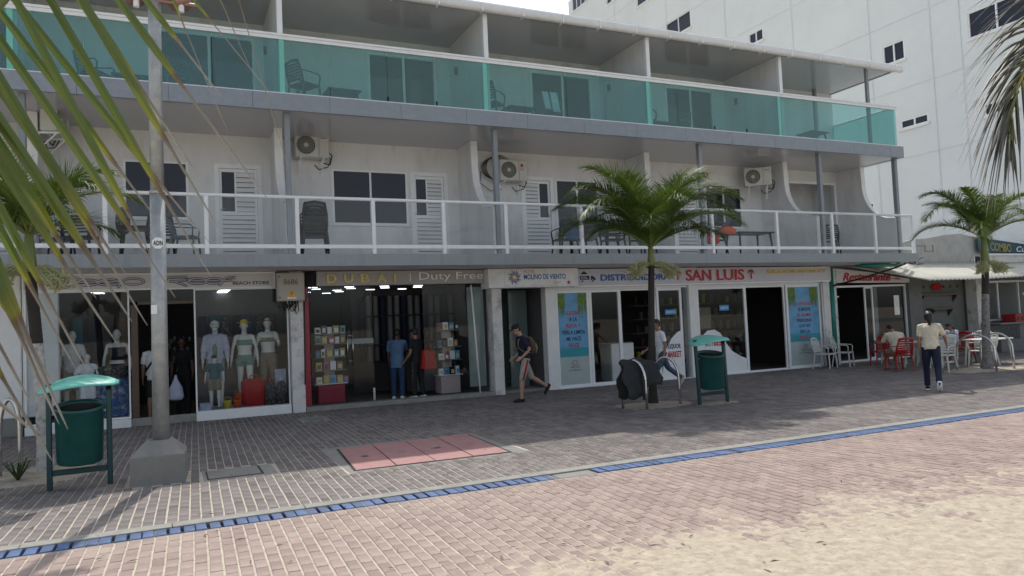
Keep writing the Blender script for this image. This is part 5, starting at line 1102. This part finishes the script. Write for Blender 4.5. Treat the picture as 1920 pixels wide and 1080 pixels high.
# ================================================================== PEOPLE
def figure(name, label, cat, loc, heading, H=1.72, lean=4, legs=((20, 10), (-20, 25)), arms=((-10, 8, 15), (10, 8, 20)), turn=0, head_dn=0, build=1.,
           skin='skin', shirt=None, sleeve=.62, pants=None, pleg=1.0, shoes=None, hair='short', hair_mat='hair', mann=False, shirt_hem=0., sit=None, z0=0., group=None, shoe_mat2=None, bottom=None, vox=.011):
    """faces local +y.  legs: (hip pitch fwd, knee bend); arms: (pitch fwd, abduct, elbow bend)"""
    o = thing(name, label, cat, (loc[0], loc[1], 0), 0, group); k = H/1.72; bw = build
    Rz = Matrix.Rotation(heading, 4, 'Z'); ln = R(lean)
    hipz = 0.
    def seg(p, a, L, side=0, ab=0): a = R(a); ab = R(ab); return p+Vector((side*math.sin(ab)*L, math.sin(a)*math.cos(ab)*L, -math.cos(a)*math.cos(ab)*L))
    up = Vector((0, math.sin(ln), math.cos(ln))); fwd = Vector((0, math.cos(ln), -math.sin(ln)))
    hip = Vector((0, 0, 0)); waist = hip+up*.17*k; chest = hip+up*.36*k; shl = hip+up*.50*k; neck = hip+up*.55*k
    hu = Vector((0, math.sin(ln+R(head_dn)), math.cos(ln+R(head_dn)))); hf_ = Vector((0, math.cos(ln+R(head_dn)), -math.sin(ln+R(head_dn))))
    tw = Matrix.Rotation(R(turn), 3, hu)
    headc = neck+hu*.155*k+hf_*.02*k
    L = {}
    for s, (hp, kb) in zip((-1, 1), legs):
        h = Vector((s*.088*k*bw, 0, -.02)); kn = seg(h, hp, .43*k, s, 2 if sit is None else 5); an = seg(kn, hp-kb, .415*k); fa = hp-kb
        L[s] = (h, kn, an, fa)
    A = {}
    for s, (ap, ab, eb) in zip((-1, 1), arms):
        sh = shl+Vector((s*.175*k*bw, 0, -.02*k)); el = seg(sh, ap, .285*k, s, ab); wr = seg(el, ap+eb, .25*k, s, ab*.4); hd = seg(wr, ap+eb+8, .085*k, s, ab*.3); A[s] = (sh, el, wr, hd)
    low = min(min(L[s][2].z for s in L)-.075*k, 0)
    off = Vector((0, 0, (z0-low) if sit is None else sit))
    Mx = Matrix.Translation(Vector((loc[0], loc[1], 0))+off) @ Rz
    def X(m): m.v = [tuple(Mx @ Vector(v)) for v in m.v]; return m
    foot = {}
    for s in L:
        h, kn, an, fa = L[s]; pitch = fa*.55 if fa > -40 or sit is not None else -55
        if sit is not None: pitch = 0
        d = Vector((0, math.cos(R(pitch)), math.sin(R(pitch)))); n_ = Vector((0, -math.sin(R(pitch)), math.cos(R(pitch))))
        foot[s] = (an-d*.055*k-n_*.035*k, an+d*.06*k-n_*.04*k, an+d*.165*k-n_*.055*k)
    def tors(m, g=0., z_a=0., hem=0.):
        q = lambda rx, ry: ((rx+g)*k*bw, (ry+g)*k*bw)
        pts = [hip-up*(.04+hem)*k, hip+up*.03*k, waist, hip+up*.27*k, chest, hip+up*.455*k, shl+up*.01*k, shl+up*.045*k]
        rad = [q(.15, .105), q(.162, .115), q(.135, .098), q(.15, .105), q(.165, .115), q(.160, .102), q(.115, .075), q(.055, .055)]
        m.tube(pts, rad, 18, side=(1, 0, 0))
    b = MB(); tors(b)
    b.tube([shl, neck, neck+hu*.09*k], [.062*k, .055*k, .052*k], 12, side=(1, 0, 0))
    HM = Matrix.Identity(4); rot = (tw @ Matrix((Vector((1, 0, 0)), hf_, hu)).transposed()).to_4x4()
    def hp_(v): return headc+(rot.to_3x3() @ (Vector(v)*k))
    b.ball(headc+hu*.02*k, (.076*k, .092*k, .105*k), 16, 12, rot); b.ball(hp_((0, .03, -.06)), (.055*k, .06*k, .055*k), 12, 8, rot)
    b.ball(hp_((0, .098, -.01)), (.013*k, .02*k, .02*k), 8, 6, rot)
    for s in (-1, 1): b.ball(hp_((s*.078, -.005, 0)), (.012*k, .02*k, .03*k), 8, 6, rot)
    for s in A:
        sh, el, wr, hd = A[s]; m_ = 1.0 if not mann else .85
        b.tube([shl+Vector((s*.10*k*bw, 0, 0)), sh, sh.lerp(el, .35), el, el.lerp(wr, .35), wr], [.05*k, .052*k*m_, .045*k*m_, .037*k*m_, .038*k*m_, .025*k], 10)
        b.tube([wr, wr.lerp(hd, .55), hd], [(.026*k, .016*k), (.038*k, .016*k), (.034*k, .014*k)], 8, side=(0, 1, 0))
        dd = (hd-wr).normalized(); c2 = Vector((0, 1, 0)); c2 = (c2-dd*c2.dot(dd)).normalized(); inn = Vector((-s*.35, 0, 0))
        for f, (ofs, fl) in enumerate(((.027, .070), (.009, .080), (-.010, .074), (-.028, .056))):
            p = hd+c2*ofs*k-dd*.01; b.tube([p, p+(dd+inn*.3)*fl*.55*k, p+(dd+inn)*fl*k], [.0095*k, .009*k, .0075*k], 6)
        p = wr.lerp(hd, .25)+c2*.026*k; b.tube([p, p+(dd*.7+c2*.7)*.035*k, p+(dd+c2*.35)*.068*k], [.012*k, .011*k, .009*k], 6)
    for s in L:
        h, kn, an, fa = L[s]
        b.tube([h+Vector((0, 0, .06)), h, h.lerp(kn, .4), kn, kn.lerp(an, .3), kn.lerp(an, .75), an], [.085*k*bw, .088*k*bw, .075*k*bw, .053*k, .056*k*bw, .038*k, .036*k], 12)
        b.tube([foot[s][0], foot[s][1], foot[s][2]], [(.036*k, .034*k), (.042*k, .03*k), (.036*k, .016*k)], 10, side=(1, 0, 0)).tube([an, foot[s][0].lerp(foot[s][1], .3)], .035*k, 8)
    fused(X(b), vox, 'body', 'mannequin' if mann else skin, o, 3)
    if shirt:
        m = MB(); tors(m, .016, hem=shirt_hem)
        if sleeve > 0:
            for s in A:
                sh, el, wr, hd = A[s]; m.tube([shl+Vector((s*.08*k*bw, 0, 0)), sh, sh.lerp(el, min(1, sleeve)*.5), sh.lerp(el, min(1, sleeve))], [.062*k, .068*k, .066*k, .064*k], 12)
                if sleeve > 1: m.tube([sh.lerp(el, .9), el, el.lerp(wr, sleeve-1)], [.058*k, .054*k, .045*k], 12)
        fused(X(m), .013, 'shirt', shirt, o, 2)
    if pants:
        m = MB(); m.tube([hip-up*.06*k, hip+up*.03*k, hip+up*.10*k], [(.158*k*bw, .118*k*bw), (.172*k*bw, .126*k*bw), (.15*k*bw, .11*k*bw)], 16, side=(1, 0, 0))
        for s in L:
            h, kn, an, fa = L[s]
            if pleg <= 1: e = h.lerp(kn, pleg); m.tube([h+Vector((0, 0, .05)), h.lerp(e, .5), e], [.10*k*bw, .098*k*bw, .092*k*bw], 12)
            else: m.tube([h+Vector((0, 0, .05)), h.lerp(kn, .45), kn, kn.lerp(an, (pleg-1)*.6), kn.lerp(an, pleg-1)], [.098*k*bw, .090*k*bw, .068*k*bw, .062*k*bw, .062*k*bw], 12)
        fused(X(m), .013, 'trousers' if pleg > 1 else 'shorts', pants, o, 2)
    if shoes:
        for s in L:
            m = MB(); f0, f1, f2 = foot[s]; m.tube([f0-(f2-f0)*.08, f0, f1, f2, f2+(f2-f0)*.12], [(.03*k, .03*k), (.046*k, .046*k), (.05*k, .042*k), (.047*k, .028*k), (.03*k, .018*k)], 12, side=(1, 0, 0)); ob = fused(X(m), .01, 'shoe', shoes, o, 1)
            if shoe_mat2:
                m = MB(); dn = Vector((0, (f2-f0).normalized().z, -(f2-f0).normalized().y))*.026*k
                m.tube([f0+dn-(f2-f0)*.1, f1+dn*1.1, f2+dn*.5+(f2-f0)*.12], [(.045*k, .014), (.052*k, .014), (.04*k, .012)], 10, side=(1, 0, 0)); X(m).obj('sole', shoe_mat2, ob, True)
    if not mann:
        m = MB()
        for s in (-1, 1): m.ball(hp_((s*.03, .088, .02)), (.011*k, .006*k, .006*k), 8, 5, rot)
        X(m).obj('eyes', 'eye', o, True); X(MB().ball(hp_((0, .086, -.052)), (.022*k, .008*k, .005*k), 8, 5, rot)).obj('mouth', 'lip', o, True)
    if hair and hair != 'none':
        m = MB(); m.ball(hp_((0, -.018, .04)), (.086*k, .098*k, .098*k), 16, 10, rot)
        if hair in ('long', 'pony', 'bun'): m.ball(hp_((0, -.04, .0)), (.095*k, .09*k, .11*k), 12, 8, rot)
        if hair == 'long': m.tube([hp_((0, -.05, .02)), hp_((0, -.085, -.10)), hp_((0, -.09, -.22)), hp_((0, -.08, -.34))], [.07*k, (.085*k, .045*k), (.085*k, .035*k), (.04*k, .02*k)], 12, side=(1, 0, 0))
        if hair == 'pony': m.tube([hp_((0, -.10, .05)), hp_((.01, -.145, -.0)), hp_((.015, -.14, -.12)), hp_((.0, -.12, -.24))], [.045*k, .075*k, .068*k, .02*k], 10)
        if hair == 'short': m.ball(hp_((0, -.04, .0)), (.078*k, .07*k, .075*k), 12, 8, rot)
        # cut the face free
        fused(X(m), .012, 'hair', hair_mat, o, 2)
    return o, (lambda v: Mx @ Vector(v)), dict(hp=hp_, L=L, A=A, shl=shl, waist=waist, chest=chest, hip=hip, k=k, hu=hu, rot=rot, up=up, fwd=fwd)
def extra(o, X, m, name, mat, parent=None, smooth=True):
    m.v = [tuple(X(v)) for v in m.v]; return m.obj(name, mat, parent or o, smooth)

# man with cap and backpack walking left
o, X, D = figure('person', 'man in black cap and navy shirt walking left with a backpack past the hotel entrance', 'person', (7.18, 15.02), R(84), 1.71, lean=9, legs=((16, 12), (-26, 32)), arms=((-28, 6, 78), (-22, 6, 72)), head_dn=14, skin='skin_light', shirt='c_navy', sleeve=.75, shirt_hem=.05, pants='c_greyshort', pleg=1.05, shoes='c_black')
hp = D['hp']
extra(o, X, MB().ball(hp((0, -.005, .065)), (.09, .102, .07), 16, 8, D['rot']).tube([hp((0, .06, .055)), hp((0, .12, .045)), hp((0, .175, .03))], [(.07, .012), (.068, .01), (.04, .008)], 12, side=(1, 0, 0)), 'cap', 'c_black')
for s in (1,):
    h, kn = D['L'][-1][0], D['L'][-1][1]
for s in (-1, 1):
    h, kn = D['L'][s][0], D['L'][s][1]; extra(o, X, MB().tube([h+Vector((s*.10, -.01, .02)), h.lerp(kn, .5)+Vector((s*.10, 0, 0)), kn+Vector((s*.085, 0, .0))], [(.006, .022)]*3, 6, side=(1, 0, 0)), 'side_stripe', 'c_red')
bp = thing('backpack', 'brown and tan backpack worn by the man in the black cap', 'backpack', (7.4, 15.0, 0))
m = MB(); c = D['chest']
m.tube([c+Vector((0, -.20, -.24)), c+Vector((0, -.225, -.12)), c+Vector((0, -.215, .04)), c+Vector((0, -.17, .14))], [(.13, .06), (.155, .095), (.15, .085), (.10, .05)], 14, side=(1, 0, 0)); m.v = [tuple(X(v)) for v in m.v]; m.obj('bag', 'c_brown', bp, True)
m = MB(); m.tube([c+Vector((0, -.30, -.22)), c+Vector((0, -.32, -.10)), c+Vector((0, -.305, .0))], [(.11, .03), (.12, .045), (.09, .03)], 12, side=(1, 0, 0)); m.v = [tuple(X(v)) for v in m.v]; m.obj('pocket', 'c_orange_tan' if 0 else 'c_khaki', bp, True)
for s in (-1, 1):
    m = MB(); m.tube([c+Vector((s*.11, -.14, .12)), c+Vector((s*.12, -.02, .175)), c+Vector((s*.12, .12, .08)), c+Vector((s*.13, .125, -.08)), c+Vector((s*.15, -.02, -.2)), c+Vector((s*.12, -.16, -.2))], [(.025, .009)]*6, 6, side=(1, 0, 0)); m.v = [tuple(X(v)) for v in m.v]; m.obj('strap', 'c_khaki', bp, True)
# man in white shirt behind the middle palm
figure('person', 'man in white t-shirt and jeans striding left behind the middle palm trunk', 'person', (10.90, 15.05), R(84), 1.72, lean=8, legs=((30, 8), (-32, 22)), arms=((-12, 6, 25), (14, 6, 40)), skin='skin', shirt='c_white', sleeve=.7, shirt_hem=.06, pants='c_jeans', pleg=1.97, shoes='c_greyshort', shoe_mat2='sign_white')
# woman walking away
figure('person', 'woman in cream shirt and navy trousers walking away towards the restaurant', 'person', (14.12, 10.32), R(-52), 1.60, lean=8, legs=((17, 12), (-14, 34)), arms=((-8, 6, 12), (26, 22, 18)), head_dn=12, build=1.02, skin='skin', shirt='c_cream', sleeve=.8, pants='c_navy', pleg=1.96, shoes='c_black', shoe_mat2='sign_white', hair='pony')
# seated man and girl
figure('person', 'man in cream shirt seated with his back to the street at the white table', 'person', (18.05, 14.12), R(-20), 1.74, lean=24, legs=((85, 92), (82, 85)), arms=((30, 12, 70), (34, 12, 62)), head_dn=25, build=1.2, skin='skin', shirt='c_cream', sleeve=.8, pants='c_khaki', pleg=1.1, shoes='c_brown', sit=.52)
figure('person', 'girl with long dark hair and pale blue top seated in profile at the white table', 'person', (20.85, 14.45), R(88), 1.5, lean=16, legs=((84, 88), (80, 80)), arms=((42, 8, 75), (38, 8, 80)), head_dn=28, skin='skin', shirt='c_lilac', sleeve=.45, pants='c_red', pleg=.8, shoes='c_white', hair='long', sit=.52)
# shoppers
figure('person', 'shopper in blue shirt and jeans standing in the duty free doorway', 'person', (5.05, 17.75), R(-28), 1.66, lean=3, legs=((3, 4), (-3, 4)), arms=((2, 6, 15), (38, 4, 60)), build=1.12, head_dn=8, skin='skin_dark', shirt='c_blueshirt', sleeve=.8, shirt_hem=.12, pants='c_bluejeans', pleg=1.97, shoes='c_white', z0=.02)
o, X, D = figure('person', 'shopper in black outfit and cap standing with a red bag in the duty free doorway', 'person', (5.46, 17.45), R(35), 1.66, lean=3, legs=((4, 4), (-3, 5)), arms=((6, 6, 35), (4, 6, 20)), head_dn=6, skin='skin', shirt='c_black', sleeve=.6, pants='c_black', pleg=1.97, shoes='c_white', z0=.02)
hp = D['hp']; extra(o, X, MB().ball(hp((0, -.005, .065)), (.09, .102, .06), 16, 8, D['rot']).tube([hp((0, .06, .055)), hp((0, .17, .04))], [(.07, .012), (.05, .008)], 12, side=(1, 0, 0)), 'cap', 'c_black')
extra(o, X, MB().tube([D['L'][-1][0]+Vector((-.10, 0, 0)), D['L'][-1][1]+Vector((-.075, 0, 0)), D['L'][-1][2]+Vector((-.065, 0, .06))], [(.004, .03)]*3, 6, side=(1, 0, 0)), 'side_stripe', 'print_black')
bag = thing('bag', 'red shopping bag held by the shopper in black', 'bag', (5.68, 17.3, .7))
MB().prism([(5.50, .74), (5.88, .72), (5.84, 1.16), (5.55, 1.18)], 17.24, 17.38, 'XZ').obj('bag_body', 'c_red', bag); MB().tube([(5.6, 17.3, 1.17), (5.64, 17.3, 1.30), (5.74, 17.3, 1.30), (5.78, 17.3, 1.16)], .008, 5).obj('handle', 'c_red', bag, True)
o, X, D = figure('person', 'shopper in white shirt and dark shorts entering the beach store with a crossbody strap', 'person', (-.28, 17.55), R(-8), 1.70, lean=3, legs=((6, 8), (-6, 10)), arms=((-4, 8, 10), (4, 9, 15)), skin='skin', shirt='c_white', sleeve=.75, shirt_hem=.04, pants='c_black', pleg=.95, shoes='c_black', z0=.02)
c = D['chest']; extra(o, X, MB().tube([c+Vector((.1, -.10, .17)), c+Vector((0, -.145, -.02)), c+Vector((-.16, -.08, -.24))], [(.02, .006)]*3, 6, side=(1, 0, 0)), 'strap', 'c_black')
figure('person', 'dark clothed shopper standing further inside the beach store', 'person', (.28, 18.3), R(170), 1.68, shirt='c_black', pants='c_black', legs=((3, 3), (-3, 3)), arms=((2, 8, 10), (2, 8, 10)), pleg=1.95, skin='skin_dark', shoes='c_black', z0=.02)
pb = thing('plastic_bag', 'translucent white plastic bag carried into the beach store', 'bag', (.1, 17.5, .5))
m = MB(); m.tube([(.13, 17.5, .42), (.13, 17.5, .47), (.13, 17.5, .68), (.13, 17.5, .86), (.13, 17.5, .95)], [(.11, .07), (.155, .1), (.13, .08), (.04, .03), (.02, .015)], 12, side=(1, 0, 0)); m.obj('bag', 'c_lilac', pb, True)
# mannequins
GM = 'mannequins in the beach store windows'
MK = dict(mann=True, hair=None, vox=.014, group=GM, z0=.24)
o, X, D = figure('mannequin', 'mannequin in white sun visor and open pale blue robe, left in the right window', 'mannequin', (.92, 17.35), R(172), 1.79, lean=0, legs=((4, 2), (-4, 2)), arms=((4, 10, 6), (2, 10, 8)), shirt='c_lilac', sleeve=1.7, shirt_hem=.40, pants='c_greenpr', pleg=.2, **MK)
hp = D['hp']; extra(o, X, MB().ball(hp((0, 0, .06)), (.088, .10, .065), 14, 8, D['rot']).tube([hp((0, .04, .055)), hp((0, .14, .03)), hp((0, .21, .0))], [(.09, .012), (.1, .01), (.05, .006)], 12, side=(1, 0, 0)), 'visor', 'c_white')
c = D['chest']; extra(o, X, MB().tube([c+Vector((0, .04, .06)), c+Vector((0, .08, -.1)), c+Vector((0, .06, -.38))], [(.06, .08), (.06, .075), (.06, .08)], 10, side=(1, 0, 0)), 'dress_front', 'c_greenpr')
o, X, D = figure('mannequin', 'mannequin in pale green two piece and yellow brimmed hat, middle of the right window', 'mannequin', (1.52, 17.4), R(170), 1.77, lean=0, legs=((8, 8), (-6, 3)), arms=((6, 14, 8), (6, 14, 10)), pants='c_greenpr', pleg=.28, **MK)
hp = D['hp']; extra(o, X, MB().tube([hp((0, 0, .07)), hp((0, 0, .08))], [(.16, .17), (.15, .16)], 16, side=(1, 0, 0)).ball(hp((0, 0, .09)), (.085, .095, .07), 12, 8, D['rot']), 'sun_hat', 'c_yellow')
extra(o, X, MB().tube([D['chest']-D['up']*.06, D['chest'], D['chest']+D['up']*.06], [(.165, .115), (.178, .125), (.17, .115)], 16, side=(1, 0, 0)), 'bandeau', 'c_greenpr')
o, X, D = figure('mannequin', 'mannequin in patterned bikini with one arm across the waist, right in the right window', 'mannequin', (2.02, 17.45), R(168), 1.81, lean=0, legs=((3, 2), (-3, 2)), arms=((30, 12, 70), (2, 16, 10)), pants='c_khaki', pleg=1.5, **MK)
extra(o, X, MB().tube([D['chest']-D['up']*.04, D['chest']+D['up']*.05], [(.176, .124), (.17, .118)], 16, side=(1, 0, 0)), 'bikini_top', 'c_khaki')
hp = D['hp']; extra(o, X, MB().tube([hp((0, -.01, .05)), hp((0, -.01, .075))], [(.088, .10), (.086, .098)], 16, side=(1, 0, 0)), 'headband', 'c_khaki')
o, X, D = figure('mannequin', 'child mannequin in teal shirt and dark cap at the front of the right window', 'mannequin', (.88, 17.12), R(175), 1.06, lean=0, legs=((4, 2), (-4, 2)), arms=((4, 16, 8), (4, 16, 8)), shirt='c_teal', sleeve=.8, pants='c_khaki', pleg=.8, build=1.15, **MK)
hp = D['hp']; extra(o, X, MB().ball(hp((0, 0, .06)), (.058, .066, .05), 12, 8, D['rot']).tube([hp((0, .05, .05)), hp((0, .15, .03))], [(.045, .008), (.03, .006)], 10, side=(1, 0, 0)), 'cap', 'c_black')
o, X, D = figure('mannequin', 'mannequin in dark strapless top beside the door, in the left window', 'mannequin', (-.98, 17.75), R(185), 1.69, lean=0, legs=((4, 2), (-4, 2)), arms=((4, 14, 8), (4, 14, 10)), pants='c_navy', pleg=.4, **MK)
extra(o, X, MB().tube([D['waist'], D['chest'], D['chest']+D['up']*.08], [(.15, .11), (.182, .128), (.178, .12)], 16, side=(1, 0, 0)), 'top', 'c_navy')
figure('mannequin', 'mannequin in white blouse behind the litter bin canopy, in the left window', 'mannequin', (-1.78, 17.6), R(200), 1.69, lean=0, legs=((4, 2), (-4, 2)), arms=((10, 10, 20), (4, 12, 10)), shirt='c_white', sleeve=.6, pants='c_greyshort', pleg=.9, **MK)
figure('mannequin', 'child mannequin in white top and shorts at the front of the left window', 'mannequin', (-1.48, 17.2), R(180), 1.22, lean=0, legs=((4, 2), (-4, 2)), arms=((4, 16, 8), (4, 24, 10)), shirt='c_white', sleeve=.9, pants='c_white', pleg=.95, build=1.1, **MK)
figure('mannequin', 'mannequin in beige dress at the far left of the left window', 'mannequin', (-2.2, 17.7), R(190), 1.73, lean=0, legs=((4, 2), (-4, 2)), arms=((4, 12, 8), (4, 12, 10)), shirt='c_cream', sleeve=.4, shirt_hem=.3, **MK)
# window goods
def bucket(c, mat, label, r=.085, h=.17):
    o = thing('toy_bucket', label, 'bucket', c, 0, 'toy buckets in the beach store window')
    n = 16; MB().tube([(0, 0, 0), (0, 0, h*.9), (0, 0, h)], [r*.75, r, r*1.08], n).obj('pail', mat, o, True, True)
    MB().tube([(-r, 0, h)]+[(-r*math.cos(a), -.02, h+r*.9*math.sin(a)) for a in [PI*j/8 for j in range(1, 8)]]+[(r, 0, h)], .006, 5).obj('handle', mat, o, True, True)
bucket((1.12, 17.08, .19), 'c_yellow', 'yellow toy bucket at the foot of the child mannequin'); bucket((1.32, 17.08, .19), 'c_orange', 'orange toy bucket beside the red bag'); bucket((1.36, 17.25, .33), 'c_orange', 'orange toy bucket raised behind the other orange one', .08, .16)
tb_ = thing('beach_bag', 'large red beach bag standing in the right window', 'bag', (1.68, 17.25, .19))
MB().bbox(1.42, 1.92, 17.12, 17.4, .19, .78, .09).obj('body', 'c_red', tb_, True); MB().tube([(1.55, 17.12, .72), (1.6, 17.08, .86), (1.74, 17.08, .86), (1.8, 17.12, .72)], .012, 6).obj('handle', 'c_red', tb_, True)
for x, mt, tp, lb in ((2.02, 'print_black', 'c_red', 'grey patterned backpack with a red top in the right window'), (2.24, 'print_black', 'c_white', 'grey backpack hanging on white card at the right end of the window')):
    q = thing('display_backpack', lb, 'backpack', (x, 17.15, .19))
    MB().tube([(x, 17.16, .19), (x, 17.14, .26), (x, 17.14, .5), (x, 17.16, .64), (x, 17.18, .70)], [(.10, .05), (.125, .08), (.125, .08), (.09, .06), (.03, .03)], 14, side=(1, 0, 0)).obj('body', mt, q, True); MB().tube([(x, 17.08, .28), (x, 17.06, .34), (x, 17.07, .46)], [(.07, .02), (.085, .035), (.06, .02)], 12, side=(1, 0, 0)).obj('pocket', mt, q, True)
    MB().tube([(x, 17.17, .66), (x, 17.17, .78)], [(.05, .03), (.03, .02)], 10, side=(1, 0, 0)).obj('top_flap', tp, q, True)
MB_ = MB().bbox(2.12, 2.36, 17.22, 17.24, .19, .95, .01); q = thing('display_card', 'white display card behind the grey backpack', 'card', (2.24, 17.23, .19)); MB_.obj('card', 'c_lilac', q)
q = thing('shoe_box', 'low blue grey box at the left end of the right window', 'box', (.68, 17.1, .19)); MB().bbox(.58, .80, 17.05, 17.25, .19, .30, .008).obj('box', 'c_lilac', q); MB().bbox(.575, .805, 17.045, 17.255, .301, .335, .006).obj('lid', 'c_lilac', q)
# duty free display stands
def stand(x0, x1, y, base_mat, label, tiers, cols):
    q = thing('display_stand', label, 'display stand', ((x0+x1)/2, y, .1)); xc = (x0+x1)/2
    MB().bbox(x0, x1, y, y+.45, .1, .52, .01).obj('base', base_mat, q); MB().bbox(xc-.12, xc+.12, y+.2, y+.3, .521, tiers[-1]+.02, .01).obj('column', 'pink_box', q)
    for ti, z in enumerate(tiers):
        MB().box(x0-.06, x1+.06, y-.02, y+.42, z, z+.02).obj('shelf', 'frost_glass' if ti else 'white_paint', q)
        x = x0-.03; k = 0
        while x < x1-.02:
            w = random.uniform(.09, .15); h = random.uniform(.14, .21)
            ob = MB().bbox(x, x+w, y+.02, y+.14, z+.021, z+.021+h, .008).obj('carton', cols[(ti*3+k) % len(cols)], q)
            MB().box(x+w*.2, x+w*.8, y+.014, y+.0195, z+.05, z+.02+h*.7).obj('carton_label', random.choice(['sign_white', 'ink_brown', 'gold', 'ink_skyblue']), q)
            x += w+random.uniform(.008, .03); k += 1
pm('carton_teal', (.25, .45, .45), .5); pm('carton_gold', (.55, .42, .18), .5); pm('carton_pink', (.5, .16, .2), .5)
stand(3.05, 3.66, 17.25, 'red_panel', 'red based stand of perfume cartons behind the left glass', [.53, .83, 1.13, 1.43, 1.66], ['sign_white', 'carton_gold', 'carton_teal', 'carton_gold', 'carton_pink', 'sign_white', 'c_khaki'])
stand(6.0, 6.5, 17.3, 'pink_box', 'pink based stand of cosmetics behind the right glass', [.53, .90, 1.22, 1.62], ['sign_white', 'ink_skyblue', 'c_black', 'sign_white', 'carton_pink'])
# red crate on the restaurant counter, brick by the door, stones
q = thing('red_crate', 'red plastic crate on the restaurant counter behind the palm', 'crate', (27.3, 16.6, 1.0)); MB().bbox(26.8, 28.0, 16.3, 16.8, 1.001, 1.28, .02).obj('crate', 'red_plastic', q)
for k in range(5): MB().box(26.85+k*.24, 27.0+k*.24, 16.29, 16.299, 1.06, 1.2).obj('slot', 'c_brown', q)
q = thing('door_wedge', 'small red block on the pavement by the drinks shop glass', 'block', (13.85, 16.7, 0)); MB().bbox(13.6, 13.9, 16.55, 16.72, .0, .07, .02).obj('block', 'red_plastic', q)
q = thing('dark_bin', 'dark blue bin tucked behind the white chairs', 'bin', (18.25, 16.75, 0)); MB().tube([(18.3, 16.65, 0), (18.3, 16.65, .5), (18.3, 16.65, .53)], [.13, .17, .18], 16).obj('tub', 'c_navy', q, True)

# litter of dry leaflets and twigs lying about the paving
random.seed(77); m = MB()
for k in range(150):
    px, py = random.uniform(20, 1900), random.uniform(775, 1070); p = gnd(px, py, .012); a = random.uniform(0, PI); l = random.uniform(.012, .06)
    d = Vector((math.cos(a), math.sin(a), 0)); n_ = Vector((-d.y, d.x, 0))*random.uniform(.003, .01)
    m.add([p-d*l, p+n_+Vector((0, 0, .006)), p+d*l, p-n_+Vector((0, 0, .003))], [(0, 1, 2, 3)])
tag(m.obj('leaf_litter', 'c_brown'), 'small dry leaf scraps scattered over the brick paving and sand', 'litter', None, 'stuff')
